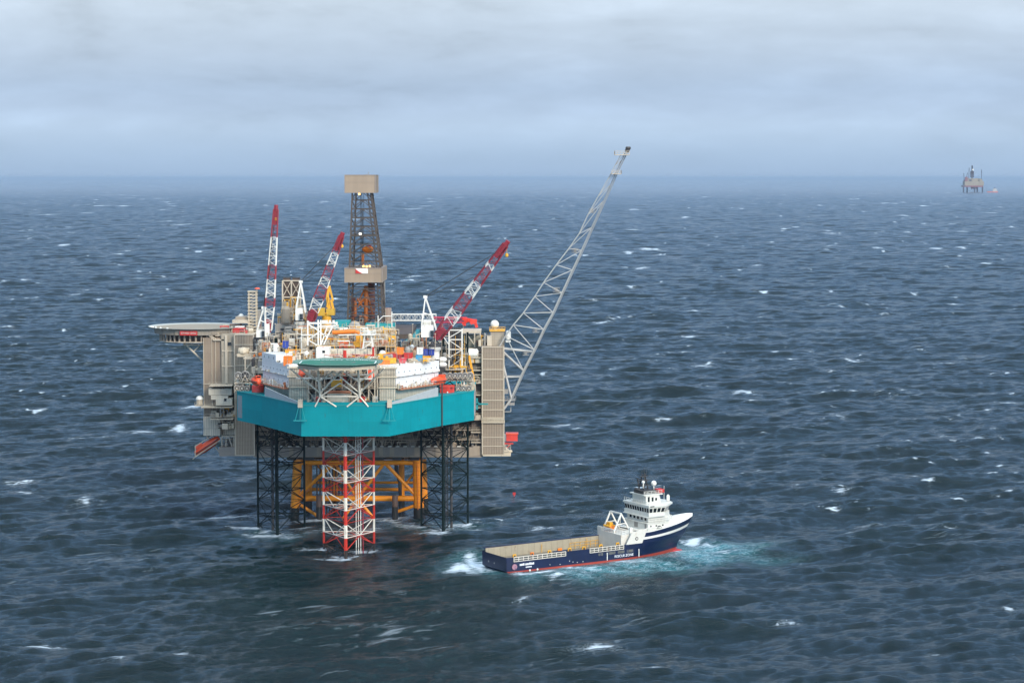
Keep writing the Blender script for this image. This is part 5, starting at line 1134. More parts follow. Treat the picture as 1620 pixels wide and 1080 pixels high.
# ================================================================== CRANES
def crane(label, ped, boom_foot, tip, aframe, cab, w, n, bands, seed, group='pedestal cranes on the rig and platform', wide=(1, 0, 0)):
    """ped: (x, y, z0, z1, r); boom_foot, tip: points; aframe: apex point; cab: list of boxes; bands: 0/1 paint per bay"""
    c = thing('pedestal_crane', label, 'crane', (ped[0], ped[1], ped[2]), group)
    b = MB(); b.lathe((ped[0], ped[1], ped[2]), [(ped[4], 0), (ped[4], ped[3] - ped[2] - 1.6), (ped[4] * 1.35, ped[3] - ped[2] - .9), (ped[4] * 1.35, ped[3] - ped[2])], 18); b.build('pedestal', WHITE, c)
    b = MB(); b.lathe((ped[0], ped[1], ped[3]), [(ped[4] * 1.5, 0), (ped[4] * 1.5, .5), (ped[4] * 1.1, .9)], 18); b.m = 1
    b.rail([(ped[0] + ped[4] * 2 * math.cos(t), ped[1] + ped[4] * 2 * math.sin(t), ped[3] - 1.2) for t in [2 * math.pi * i / 8 for i in range(8)]], 1.1, 1.2, True, .09); b.build('slew_ring', [DARK, GREY], c)
    h = MB()
    for x0, x1, y0, y1, z0, z1 in cab: h.box(x0, x1, y0, y1, z0, z1)
    ho = h.build('machinery_house', WHITE, c)
    x0, x1, y0, y1, z0, z1 = cab[0]
    b = MB(); b.box(x1 - .9, x1 + .05, y0 - .9, y0, z0 + .3, z0 + 2.2); b.build('operator_cab', GLASS, ho)
    b = MB(); b.rail([(x0, y0, z1), (x1, y0, z1), (x1, y1, z1), (x0, y1, z1)], 1.0, 1.2, True, .08); b.build('handrail', CREAM, ho)
    f = MB(); ap = Vector(aframe); base = [(x0 + .2, y0, z1), (x0 + .2, y1, z1), (x1 + .9, y0, z1 - 1.5), (x1 + .9, y1, z1 - 1.5)]
    for p in base: f.beam(p, ap + Vector((0, .5 if p[1] == y1 else -.5, 0)), .34)
    f.beam(Vector(base[2]).lerp(ap, .45), Vector(base[3]).lerp(ap, .45), .3); f.beam(Vector(base[0]).lerp(ap, .45), Vector(base[2]).lerp(ap, .45), .3); f.box(ap.x - .6, ap.x + .6, ap.y - .8, ap.y + .8, ap.z - .3, ap.z + .5); f.build('a_frame', WHITE, c)
    m_ = MB(); bf, tp = Vector(boom_foot), Vector(tip)
    boom4(m_, bf, tp, w * .75, w * .7, w * .5, w * .5, n, .17, .115, band=lambda i: bands[int(i * len(bands) / n)], wide=wide, mid=(.22, w, w * .9))
    m_.m = 0; d = (tp - bf).normalized(); m_.tube(tp - d * .6, tp + d * 1.4, w * .22, n=8); m_.beam(tp - d * 5, tp + d * .8, w * .42, w * .3); m_.beam(bf - d * .6, bf + d * 3.4, w * .62, w * .5)
    bo = m_.build('boom', [MAROON, WHITE], c)
    r = MB()
    for s_ in (-.5, .5): r.tube(ap + Vector((0, s_, .3)), tp - d * 2 + Vector((0, s_ * .6, .3)), .10, n=4); r.tube(ap + Vector((0, s_ * .6, 0)), bf.lerp(tp, .7) + Vector((0, s_, 0)), .08, n=4)
    r.build('boom_rope', DARK, c)
    k = MB(); kp = tp + d * .6 - Vector((0, 0, 3.2)); k.tube(tp + d * .6, kp, .06, n=4); k.lathe(kp - Vector((0, 0, 1.2)), [(.15, 0), (.5, .3), (.5, .9), (.2, 1.2)], 8); k.build('hook_block', YELLOW, c)
    return c
Yq = 712
crane('crane on a white pedestal, its red and white boom leaning toward the flare boom', (X(688, Yq), Yq, 57.2, Z(548, Yq), 1.45), W(692, 533, Yq), W(800, 387, Yq - 6), W(673, 470, Yq),
      [(X(666.5, Yq), X(686, Yq), Yq - 1.5, Yq + 2.5, Z(533, Yq), Z(514, Yq)), (X(670, Yq), X(682, Yq), Yq - 1, Yq + 2, Z(514, Yq) + .02, Z(506, Yq))], 3.5, 24, [0, 0, 1, 1, 0, 0, 1, 1, 0, 0, 1, 0, 0, 0], 1)
Yq = 733
crane('crane with near upright slender boom beside the ladder-like vent mast', (X(417, Yq), Yq, 57, Z(537, Yq), 1.5), W(424.5, 522, Yq), W(436.5, 331, Yq - 2), W(417, 487, Yq),
      [(X(406.5, Yq), X(420, Yq), Yq - 2, Yq + 2, Z(533, Yq), Z(521.5, Yq)), (X(420, Yq) + .02, X(427.5, Yq), Yq - 2.5, Yq + 1.5, Z(532, Yq), Z(512, Yq))], 2.9, 26, [1, 1, 1, 0, 0, 1, 1, 1, 0, 0, 1, 1, 1, 1, 0, 0, 0, 0, 0], 2)
Yq = 755
crane('crane with shorter boom leaning toward the derrick, next to the exhaust stacks', (X(474, Yq), Yq, 57, Z(508, Yq), 1.3), W(492, 505, Yq), W(540, 374, Yq - 3), W(476, 446, Yq),
      [(X(468.5, Yq), X(480, Yq), Yq - 2, Yq + 2, Z(506, Yq), Z(487, Yq))], 3.5, 20, [0, 1, 1, 0, 0, 1, 1, 0, 0, 1, 1, 0, 0, 0], 3)
# yellow knuckle crane
Y_ = 762; kc = thing('knuckle_crane', 'yellow folded knuckle boom crane beside the derrick base', 'crane', (X(517, Y_), Y_, 58))
b = MB(); b.lathe((X(517, Y_), Y_, 58), [(1.6, 0), (1.6, Z(498, Y_) - 58), (2.1, Z(498, Y_) - 57.5), (2.1, Z(494, Y_) - 58)], 14); b.build('pedestal', YELLOW, kc)
b = MB(); b.box(X(504, Y_), X(515, Y_), Y_ - 2, Y_ + 2, Z(499, Y_), Z(487, Y_)); b.box(X(517, Y_), X(530, Y_), Y_ - 2, Y_ + 2, Z(498, Y_), Z(488, Y_)); b.build('machinery_house', mat('ochre_paint', (.55, .33, .03), .5, var=.25, rust=.15), kc)
b = MB(); b.beam(W(521, 488, Y_), W(518, 470, Y_), 1.1, 1.0); b.beam(W(527, 488, Y_), W(524, 474, Y_), .8); b.beam(W(518, 470, Y_), W(521, 452, Y_), .9, .8); b.build('main_boom', YELLOW, kc)
b = MB(); b.beam(W(521, 452, Y_), W(527, 476, Y_), .6); b.tube(W(517, 486, Y_ - 1), W(520, 470, Y_ - 1), .3); b.build('folded_jib', YELLOW, kc)
# resting crane jib behind
rc = thing('resting_crane_jib', 'bright red crane jib lying level behind the leaning crane boom', 'crane jib', (X(715, 775), 775, Z(520, 775)))
b = MB(); boom4(b, W(686, 506, 775), W(738, 506, 773), 2.2, 1.8, 2.0, 1.6, 14, .2, .13); b.build('lattice', mat('pink_red_paint', (.45, .02, .06), .5, var=.15), rc)
b = MB(); b.beam(W(732, 504, 772), W(754, 508, 771), 1.0); b.beam(W(732, 512, 772), W(742, 506, 771), .9); b.beam(W(743, 506, 771), W(748, 512, 771), 1.1); b.beam(W(751, 507, 771), W(754.5, 518, 771), .9); b.beam(W(736, 505, 772), W(735, 515, 772), .8); b.box(X(744, 771), X(754, 771), 770, 772, Z(512, 771), Z(505, 771)); b.build('jib_head', mat('scarlet_paint', (.70, .04, .02), .45, var=.1), rc)
b = MB(); b.beam(W(700, 512, 775), W(700, 560, 775), .4); b.beam(W(733, 512, 775), W(733, 545, 775), .4); b.build('boom_rest', BEIGE, rc)

# ================================================================== FLARE BOOM
FL = mat('flare_boom_steel', (.46, .45, .42), .55, var=.15, rust=.06)
fl = thing('flare_boom', 'long pale steel lattice flare boom slanting up over the open sea', 'flare boom', (X(800, 758), 758, Z(600, 758)))
lo = [(808, 631), (828, 586), (845, 553), (860, 521), (875, 494), (889, 463), (905.5, 427), (920, 396), (936, 360), (955, 318), (967, 291), (975, 272), (984, 253), (990, 241)]
up_ = [(789, 550), (800, 531), (812, 514), (828, 495), (846, 469), (860, 447), (880, 419), (900, 393), (916, 370), (930, 340), (946, 311), (961, 285), (973, 262), (981, 247)]
def fy(i): return 757 - 14 * i / (len(lo) - 1)
b = MB(); br = MB()
def dw(i): return 4.6 - 3.6 * i / (len(lo) - 1)
LO = [[W(*p, fy(i) - dw(i) / 2 * 0), None] for i, p in enumerate(lo)]
Lp = [W(*p, fy(i)) for i, p in enumerate(lo)]; Ua = [W(*p, fy(i) - dw(i) / 2) for i, p in enumerate(up_)]; Ub = [W(*p, fy(i) + dw(i) / 2) + Vector((0, 0, -.0)) for i, p in enumerate(up_)]
for i in range(len(lo) - 1):
    r = .27 - .14 * i / 13; rb = .14 - .07 * i / 13
    Lq = [Lp[i] + Vector((0, -dw(i) / 2 * .6, 0)), Lp[i + 1] + Vector((0, -dw(i + 1) / 2 * .6, 0)), Lp[i] + Vector((0, dw(i) / 2 * .6, 0)), Lp[i + 1] + Vector((0, dw(i + 1) / 2 * .6, 0))]
    b.tube(Lq[0], Lq[1], r, n=8); b.tube(Lq[2], Lq[3], r, n=8)
    b.tube(Ua[i], Ua[i + 1], r * .9, n=8); b.tube(Ub[i], Ub[i + 1], r * .9, n=8)
    j = i + 1
    br.tube(Ua[j], Lq[1], rb, n=6); br.tube(Ub[j], Lq[3], rb, n=6); br.tube(Ua[j], Ub[j], rb * .8, n=5); br.tube(Lq[1], Lq[3], rb * .8, n=5)
    br.tube(Ua[i], Lq[1], rb, n=6); br.tube(Ub[i], Lq[3], rb, n=6); br.tube(Ua[i], Ub[j], rb * .6, n=5)
b.build('boom_chord', FL, fl); br.build('boom_brace', FL, fl)
b = MB(); pip = [Lp[i] + Vector((.55, -.2, 0)) for i in range(len(lo))] + [W(993.5, 236, 743)]
b.pipe(pip, .17, 8); pip2 = [Lp[i] + Vector((.05, -.9, .1)) for i in range(len(lo))]; b.pipe(pip2, .10, 6); b.build('flare_pipe', mat('flare_pipe_steel', (.42, .43, .43), .4, .3, var=.15), fl)
b = MB(); b.tube(W(991, 241, 743), W(994, 234.5, 743), .75, n=10); b.lathe(W(993.8, 236, 743), [(.8, 0), (.95, .3), (.7, .8)], 10); b.build('flare_tip', DARK, fl)
b = MB(); p = W(980, 245, 743); b.box(p.x - 1.6, p.x + 3.2, 741, 745, p.z - .15, p.z + .1); b.rail([(p.x - 1.6, 741, p.z + .1), (p.x + 3.2, 741, p.z + .1)], 1.1, .9, t=.12); b.rail([(p.x - 1.6, 741, p.z + .1), (p.x - 1.6, 745, p.z + .1)], 1.1, .9, t=.12)
p = W(972, 275, 744); b.box(p.x - 1.0, p.x + 2.2, 742, 746, p.z - .15, p.z + .1); b.rail([(p.x - 1, 742, p.z), (p.x + 2.2, 742, p.z)], 1.1, .9, t=.12); b.rail([(p.x + 2.2, 742, p.z), (p.x + 2.2, 746, p.z)], 1.1, .9, t=.12); b.build('tip_platform', BEIGE, fl)
for px, py in ((937, 336), (910, 399), (880, 461), (848, 525), (832, 561)):
    b = MB(); p = W(px, py, 748 + (py - 237) * .02); b.box(p.x - 1.1, p.x + 1.1, p.y - 1, p.y + 1, p.z - .15, p.z); b.rail([(p.x - 1.1, p.y - 1, p.z), (p.x + 1.1, p.y - 1, p.z), (p.x + 1.1, p.y + 1, p.z), (p.x - 1.1, p.y + 1, p.z)], 1.2, .8, True, .1); b.box(p.x - .5, p.x + .4, p.y - .4, p.y + .4, p.z, p.z + 1.3); b.build('landing_basket', GREY, fl)
b = MB()
q0, q1 = Lp[0], Lp[1]
for s_ in (-1, 1):
    dy = Vector((0, s_ * 2.0, 0)); b.tube(W(797, 646, 757) + dy, Lp[0] + dy, .38, n=8); b.tube(W(795.5, 573, 757) + dy, W(809, 629, 757) + dy, .32, n=8); b.tube(W(789, 550, 757) + dy, W(828, 586, 757) + dy, .3, n=8); b.tube(W(786, 553, 757) + dy, W(799, 561, 757) + dy, .28); b.tube(W(797, 596, 757) + dy, W(823, 595, 757) + dy, .2); b.tube(W(789, 550, 757) + dy, W(842, 556, 757) + dy, .26)
b.tube(Lp[0] + Vector((0, -2, 0)), Lp[0] + Vector((0, 2, 0)), .35); b.tube(W(808, 631, 757), W(808, 651, 757), .14); b.tube(W(797, 651, 757), W(808, 651, 757), .14); b.build('hinge_frame', FL, fl)
b = MB(); b.box(X(798, 757), X(815, 757), 755, 759, Z(633, 757), Z(631.5, 757)); b.box(X(802, 757), X(814, 757), 755, 758, Z(640, 757), Z(636, 757)); b.rail([(X(798, 757), 755.1, Z(631.5, 757)), (X(816, 757), 755.1, Z(631.5, 757))], 1.2, .9, t=.1); b.box(X(798, 757), X(804, 757), 755, 758, Z(622, 757), Z(615, 757)); b.build('hinge_platform', GREY, fl)
b = MB(); b.lathe(W(804, 537, 757), [(.3, 0), (.9, .3), (.9, 2.6), (.4, 3)], 10); b.box(X(800, 757), X(808, 757), 755.5, 758, Z(541, 757), Z(538, 757)); b.build('knock_out_drum', WHITE, fl)

# ================================================================== DOMES
def dome(label, p, r, ped, m_=WHITE, hemi=False):
    t_ = thing('radar_dome', label, 'radome', (p.x, p.y, p.z - ped), 'white domes')
    b = MB(); b.sphere(p, r, 18, 12, lo=-.0 if hemi else -.75); b.build('dome_shell', m_, t_, smooth=True)
    b = MB(); b.lathe(p - Vector((0, 0, ped)), [(r * .5, 0), (r * .42, ped - r * (.0 if hemi else .7))] if not hemi else [(r * .85, 0), (r * .85, ped - .02)], 12); b.build('dome_base', BEIGE, t_)
dome('white ball dome on top of the pale block by the flare boom', W(782.5, 513, 761), 1.45, 2.0)
dome('white ball dome on roof beside the ladder-like vent mast', W(381.5, 500.5, 770), .95, 1.2)
dome('squat white dome on a small outboard platform below the grey helideck', W(316, 632, 756), 1.35, 1.6, hemi=True)
dome('small white dome above the rear deck house and coloured containers', W(652, 548.5, 719), .75, 1.2)
dome('small pale dome on the clutter behind the green helideck', W(485, 559, 700), .75, 1.3)

# ================================================================== LIFEBOATS
def lifeboat(label, c, L, w, h, rz, tilt=0.0, group='orange lifeboats hanging at their stations', m_=ORANGE):
    t_ = thing('lifeboat', label, 'lifeboat', c, group, local=True, rot=(0, tilt, rz))
    v, f = [], []; ns, nr_ = 10, 12
    for i in range(ns + 1):
        s_ = i / ns; k = math.sin(math.pi * min(1, max(0, .06 + .88 * s_))) ** .5
        for j in range(nr_):
            a = 2 * math.pi * j / nr_; z = math.sin(a); y = math.cos(a); v.append(((s_ - .5) * L, y * w / 2 * k * (1 if z > -.2 else .92 + z * .25), z * h / 2 * (k * .8 + .2)))
    for i in range(ns):
        for j in range(nr_): f.append((i * nr_ + j, i * nr_ + (j + 1) % nr_, (i + 1) * nr_ + (j + 1) % nr_, (i + 1) * nr_ + j))
    f += [tuple(range(nr_ - 1, -1, -1)), tuple(range(ns * nr_, (ns + 1) * nr_))]
    b = MB(); b.add(v, f); b.build('hull', m_, t_, smooth=True)
    b = MB(); b.box(L * .12, L * .36, -w * .32, w * .32, h * .36, h * .66); b.build('canopy', m_, t_)
    b = MB(); b.box(L * .361, L * .37, -w * .25, w * .25, h * .44, h * .6); b.build('window', GLASS, t_)
    b = MB(); b.box(-L * .46, L * .46, -w * .53, w * .53, -h * .05, h * .03); b.build('fender_strip', mat('black_fender', (.05, .04, .04), .7), t_)
    b = MB()
    for s_ in (-.3, .3): b.tube((L * s_, 0, h * .4), (L * s_, 0, h * .4 + 1.4), .07, n=5)
    b.build('lifting_hook', GREY, t_); return t_
lifeboat('orange lifeboat end-on under the green helideck, nearer the large dark hose reel', W(477, 593, 679), 6.0, 2.3, 3.0, R(90))
lifeboat('orange lifeboat end-on under the green helideck, nearer the coloured containers', W(586, 596, 679), 6.0, 2.7, 3.0, R(90))
lifeboat('red lifeboat slung level above the square red tank by the hose reels', W(694, 602, 706), 6.6, 2.5, 2.8, R(52))
lifeboat('red lifeboat above the round red tank at the hull end under the grey tower', W(405, 603, 708), 5.4, 2.6, 2.9, R(-60))
ff = lifeboat('long orange free-fall lifeboat pointing steeply down at the platform corner', W(328, 705, 756), 9.6, 2.7, 3.0, R(180), R(34), group=None)
# its launch chute
b = MB()
a_, c_ = W(309, 722, 754.2), W(348, 696, 754.2); a2, c2 = W(309, 722, 757.8), W(348, 696, 757.8)
for p, q in ((a_, c_), (a2, c2)): b.beam(p, q, .32); b.beam(p + Vector((0, 0, 3.6)), q + Vector((0, 0, 3.0)), .2); b.beam(p, p + Vector((0, 0, 3.6)), .22)
for i in range(6): b.beam(a_.lerp(c_, i / 5), a2.lerp(c2, i / 5), .22)
b.beam(W(305, 726, 756), a_.lerp(a2, .5), .2)
b.build('launch_chute', BEIGE, plat)
# red tanks and the box beyond the flare tower
b = MB(); p = W(708, 619, 713); b.prism([(p.x - 2.3, 711), (p.x + .6, 710.3), (p.x + 2.1, 713), (p.x + 2.1, 717), (p.x - 2.3, 717)], p.z - 1.5, p.z + 1.55); b.m = 1; b.box(p.x - .1, p.x + .3, 710.2, 710.5, p.z - .2, p.z + .2)
b.m = 0; b.box(p.x - 2.4, p.x + 2.2, 710.2, 717.1, p.z + 1.56, p.z + 1.75)
single(b, 'fire_pump_house', [mat('bright_red_panel', (.68, .055, .035), .45, var=.08, panel=(1.2, 4, .05), panel_dark=.8), WHITE], 'square bright red tank house standing on hull edge by hose reels', 'tank')
b = MB(); p = W(407, 617, 712); b.lathe((p.x, 714, p.z - 1.7), [(1.9, 0), (1.95, .2), (1.95, 2.9), (1.2, 3.6), (.3, 3.8)], 16); single(b, 'round_tank', MATS['bright_red_panel'], 'round red tank standing on hull edge by the large dark hose reel', 'tank', smooth=True)
b = MB(); Y_ = 762; b.box(X(801, Y_), X(819, Y_), Y_, Y_ + 4, Z(697.5, Y_), Z(687, Y_)); b.m = 1; b.box(X(800, Y_), X(820, Y_), Y_ - .3, Y_ + 4.3, Z(687, Y_) + .01, Z(685.5, Y_)); b.m = 0; b.box(X(797, Y_), X(812, Y_), Y_ - .6, Y_ + 3, Z(702, Y_), Z(700.5, Y_)); b.beam(W(798, 712, Y_), W(808, 702, Y_), .25)
single(b, 'rescue_boat_box', [MATS['bright_red_panel'], ORANGE], 'small red boat cradle jutting from the foot of the flare side tower', 'boat cradle')

# ================================================================== CONTAINERS AND DECK CARGO
def container(label, p, sx, sy, sz, m_, rz=0.0):
    t_ = thing('cargo_container', label, 'container', (p.x, p.y, p.z), 'cargo containers on the rig deck', local=True, rot=(0, 0, rz))
    b = MB(); b.box(-sx / 2, sx / 2, -sy / 2, sy / 2, .1, sz - .1)
    n_ = max(3, int(sx / .4))
    for i in range(n_): x = -sx / 2 + sx * (i + .5) / n_; b.box(x - .06, x + .06, -sy / 2 - .06, -sy / 2 - .001, .25, sz - .25)
    b.build('box', m_, t_)
    b = MB()
    for x in (-sx / 2, sx / 2):
        for y in (-sy / 2, sy / 2): b.box(x - .09, x + .09, y - .09, y + .09, 0, sz)
    for z in (.08, sz - .08): b.box(-sx / 2, sx / 2, -sy / 2 - .09, -sy / 2 - .07, z - .09, z + .09)
    b.build('corner_frame', m_, t_)
    b = MB(); b.box(-.04, .04, -sy / 2 - .12, -sy / 2 - .07, .3, sz - .3); b.build('door_bar', GREY, t_)
zc = 57.2
def cz(px, Y, z=zc): return Vector((X(px, Y), Y, z))
container('red container standing nearest the green helideck', cz(620, 702), 2.6, 2.4, 2.6, RED)
container('long low yellow basket in front of the red containers', cz(615, 697), 4.2, 2.2, 1.6, YELLOW, R(8))
container('dull orange skid below the yellow basket', cz(607, 693.5, 56.9), 3.4, 2.0, 1.5, ORY, R(8))
container('orange bin stacked up between the two bigger red containers', cz(633, 706, 59.2), 1.9, 2.2, 2.2, mat('bright_orange_paint', (.80, .22, .02), .5))
container('dark red container underneath the orange bin', cz(632.5, 706), 2.2, 2.4, 2.0, mat('dark_red_paint', (.33, .02, .03), .5))
container('pinkish red container in front of the dark red one', cz(637, 698), 2.0, 2.0, 1.5, mat('pink_red_container', (.55, .06, .07), .5))
container('red container beside the brown round tank', cz(646, 705), 2.5, 2.4, 2.6, RED)
container('white box container with a dark doorway above the light blue one', cz(664.5, 709, 59.0), 1.8, 2.0, 2.2, WHITE)
container('light blue container below the white box', cz(663, 707), 1.9, 2.0, 1.7, LBLUE)
container('amber container in front of the navy blue pair', cz(675, 707), 2.2, 2.0, 1.4, mat('amber_paint', (.80, .36, .02)))
container('navy blue container nearest the light blue one', cz(674, 711, 58.6), 1.7, 2.0, 1.9, BLUE)
container('navy blue container nearest the white crane pedestal', cz(682.5, 711, 58.6), 1.7, 2.0, 1.9, BLUE)
container('lone cobalt blue container among white gear, nearest the vent mast', W(452, 550, 712), 1.6, 1.6, 2.2, BLUE)
container('orange container behind the helideck end nearest the large dark hose reel', W(455.5, 578, 694), 2.4, 2.2, 3.0, ORY)
def tank(label, p, r, h, m_):
    t_ = thing('storage_tank', label, 'tank', p, 'upright tanks on the rig deck')
    b = MB(); b.lathe(p, [(r, .2), (r, h * .75), (r * .7, h * .94), (r * .15, h)], 14); b.build('shell', m_, t_, smooth=False)
    b = MB()
    for k in range(4): a = math.pi * (.25 + k / 2); b.box(p.x + r * .8 * math.cos(a) - .1, p.x + r * .8 * math.cos(a) + .1, p.y + r * .8 * math.sin(a) - .1, p.y + r * .8 * math.sin(a) + .1, p.z, p.z + .5)
    b.build('foot', GREY, t_)
tank('brown round tank standing between the red and white containers', cz(656, 709), 1.0, 3.2, mat('brown_tank', (.30, .19, .11), .5, rust=.3))
tank('grey round tank behind the red containers', cz(645, 712), 1.0, 4.0, GREY)
tank('white round tank just behind the end of the green helideck', cz(605, 704), 1.1, 3.4, WHITE)
tank('white domed tank standing close beside the lone cobalt blue container', Vector((X(436.5, 714), 714, 59.3)), 1.05, 2.6, WHITE)
tank('banded cream tank beside the white gantry', Vector((X(481, 712), 712, 58)), 1.5, 6.0, CREAM)
b = MB(); p = W(385.5, 556, 734); b.sphere(p, 2.0, 12, 8, sz=.72); b.box(p.x - 2, p.x + 2, p.y - 1.4, p.y + 1.4, p.z - 1.6, p.z - .6); b.box(p.x - 1.6, p.x + 1.9, p.y - 1, p.y + 1, p.z + .6, p.z + 1.2); single(b, 'wrapped_winch', CREAM, 'bulky cream covered winch standing on the small side platform', 'winch')

# ================================================================== HOSE REELS
def reel(label, p, r, m_, ax=(0, 1, 0)):
    t_ = thing('hose_reel', label, 'hose reel', (p.x, p.y, p.z - r - .3), 'hose reels in rows at the hull ends')
    b = MB()
    for s_ in (-.55, .55): b.ring(p + Vector((0, s_, 0)), ax, r * .9, .13, 18, 5)
    for s_ in (-.55, .55):
        for k in range(6): a = math.pi * k / 3; b.beam(p + Vector((0, s_, 0)), p + Vector((r * .9 * math.cos(a), s_, r * .9 * math.sin(a))), .12)
    b.build('flange', GREY, t_)
    b = MB(); b.lathe(p + Vector((0, -.45, 0)), [(r * .45, 0), (r * .78, .05), (r * .78, .85), (r * .45, .9)], 16, ax); b.build('coiled_hose', m_, t_)
    b = MB(); b.lathe(p + Vector((0, -.75, 0)), [(.2, 0), (.2, 1.5)], 8, ax); b.m = 1
    for s_ in (-.7, .7): b.beam(p + Vector((-.9, s_, -r - .3)), p + Vector((0, s_, 0)), .14); b.beam(p + Vector((.9, s_, -r - .3)), p + Vector((0, s_, 0)), .14)
    b.build('stand', [WHITE, BEIGE], t_)
HOSE = mat('grey_hose', (.16, .15, .14), .7, var=.3)
for px, r in ((703, .85), (711.5, .95), (720, .9), (728, 1.0), (736, .95), (744, 1.05)):
    reel('grey hose reel in the upper row on the gallery beside the flare side tower', W(px, 594, 717.5), r, HOSE)
for px, r in ((725, .75), (733.5, .8), (742, .8)):
    reel('hose reel in the lower row beneath the gallery beside the red tank house', W(px, 614, 717.5), r, mat('brown_hose', (.13, .09, .06), .7))
reel('large dark hose reel with pale hub facing out at the hull end', W(388, 594, 716.5), 1.5, RUBBER)
reel('hose reel turned aside just next to the large dark reel', W(377, 594, 717.5), 1.25, HOSE)
for px in (375, 383, 391):
    reel('hose reel in the lower row below the large dark reel', W(px, 614, 717.5), .95, MATS['brown_hose'])
# ================================================================== SUPPLY VESSEL
ca, sa = math.cos(SHIP_ANG), math.sin(SHIP_ANG)
ship = thing('supply_vessel', 'navy and white platform supply vessel with red bottom steaming past the rig', 'ship',
             (SHIP_S.x - sa * SHIP_B / 2, SHIP_S.y + ca * SHIP_B / 2, -1.5), None, True, (R(.6), R(-.75), SHIP_ANG))
L, B2 = 70.0, SHIP_B / 2
def hbx(s, full):              # half breadth fraction along the hull
    k = 1.0
    if s > full: k = max(0.0, 1 - ((s - full) / (1 - full)) ** 2.1)
    if s < .08: k *= .93 + .07 * s / .08
    return k
def xbow(z): return 64.5 + (0 if z < 0 else z * .30 + max(0, z - 3.5) * .72)
def hrow(s, z):
    full = .52 + .06 * min(10, max(0, z)) / 2.0 if z < 6 else .70
    full = min(.72, full); taper = .78 + .22 * min(1, (z + 4) / 4.5)
    x = s * xbow(z) + (0 if s > .1 else (.1 - s) / .1 * (2.2 if z < .6 else 0))
    return x, B2 * hbx(s, full) * taper
NS = 48
def hullband(zs, s0, s1, mats_of, name, sheer=None):
    b = MB(); st = [s0 + (s1 - s0) * i / NS for i in range(NS + 1)]
    def z_of(l, s): return zs[l] + (sheer(l, s) if sheer else 0)
    for side in (-1, 1):
        for i in range(NS):
            for l in range(len(zs) - 1):
                q = []
                for s_, ll in ((st[i], l), (st[i + 1], l), (st[i + 1], l + 1), (st[i], l + 1)):
                    z = z_of(ll, s_); x, y = hrow(s_, zs[ll]); q.append((x, side * y, z))
                b.m = mats_of(l); b.add(q if side < 0 else q[::-1], [(0, 1, 2, 3)])
    return b, st, z_of
b, st, zf = hullband([-5, -2, .4, 1.9, 3.2, 4.6, 6.0], 0, 1, lambda l: 0 if l < 3 else 1, 'hull', lambda l, s: 0 if l < 5 else 0)
# transom and inner faces
for l, (za, zc_) in enumerate(((-5, -2), (-2, .4), (.4, 1.9), (1.9, 3.2), (3.2, 4.6), (4.6, 6.0))):
    xa, ya = hrow(0, za); xb, yb = hrow(0, zc_); b.m = 0 if l < 2 else 1; b.add([(xa, ya, za), (xa, -ya, za), (xb, -yb, zc_), (xb, yb, zc_)], [(0, 1, 2, 3)])
hull_s = b.build('hull', [BOOT, NAVY], ship, smooth=True)
# forecastle side: navy, white stripe, navy
fs = .675
def shf(l, s): return max(0, s - .70) / .30 * (1.3, 1.45, 1.6, 1.7)[l]
b, _, _ = hullband([6.0, 6.9, 7.6, 8.9], fs, 1, lambda l: (1, 0, 1)[l], 'f', lambda l, s: 0 if l == 0 else max(0, s - .70) / .30 * (0, 1.0, 1.3, 2.0)[l])
xa, ya = hrow(fs, 6.0); b.m = 0; b.add([(xa, -ya, 6.0), (xa, ya, 6.0), (xa, ya, 8.9), (xa, -ya, 8.9)], [(3, 2, 1, 0)])
fc = b.build('forecastle', [WHITE, NAVY], ship, smooth=False)
# whaleback over the bow and forecastle deck
b = MB(); NW = 22
for i in range(NW):
    q = []
    for s_ in (fs + (1 - fs) * i / NW, fs + (1 - fs) * (i + 1) / NW):
        x, y = hrow(s_, 8.9); z = 8.9 + max(0, s_ - .70) / .30 * 2.0; c = math.sin(math.pi * min(1, max(0, (s_ - .84) / .16)) * .8) if s_ > .84 else 0
        q.append([(x, -y, z), (x, -y * .55, z + .1 + c * 1.0), (x, 0, z + .15 + c * 1.3), (x, y * .55, z + .1 + c * 1.0), (x, y, z)])
    for k in range(4): b.add([q[0][k], q[1][k], q[1][k + 1], q[0][k + 1]], [(0, 1, 2, 3)])
b.build('whaleback', WHITE, ship, smooth=True)
# bulbous bow
b = MB(); b.lathe((61.5, 0, .1), [(1.2, 0), (1.35, 2), (1.25, 3.8), (.8, 5.4), (.15, 6.1)], 14, (1, 0, 0)); b.build('bulbous_bow', mat('bright_red_antifouling', (.42, .035, .04), .45), hull_s, smooth=True)
# cargo deck and inner bulwarks
b = MB(); b.box(1.0, 40.5, -6.2, 6.2, 3.3, 3.6); b.build('cargo_deck', DECKW, ship)
b = MB()
for s_ in (1,): b.box(.8, 40.5, s_ * 6.3, s_ * 6.75, 3.6, 6.8); b.m = 1; b.box(0.4, 40.6, s_ * 6.9 - .65, s_ * 7.5 - .3, 6.8, 7.0); b.m = 0
b.build('cargo_rail', [mat('buff_cargo_rail', (.34, .295, .21), .7, var=.15, panel=(2.0, 10, .07), panel_dark=.72, rust=.08), NAVY], ship)
b = MB(); b.box(.6, 40.6, -6.5, -6.25, 3.6, 5.2); b.m = 1; b.box(.6, 42.6, -6.98, -6.5, 5.2, 5.4); b.build('starboard_cargo_rail', [MATS['buff_cargo_rail'], NAVY], ship)
b = MB(); b.box(.3, .7, -6.4, 6.4, 3.3, 3.9); b.m = 1; b.box(.7, 1.0, -6.2, 6.2, 3.4, 3.7); b.box(1.0, 6.5, -6.2, -4.2, 3.6, 4.9); b.build('stern_roller', [NAVY, TERR], ship)
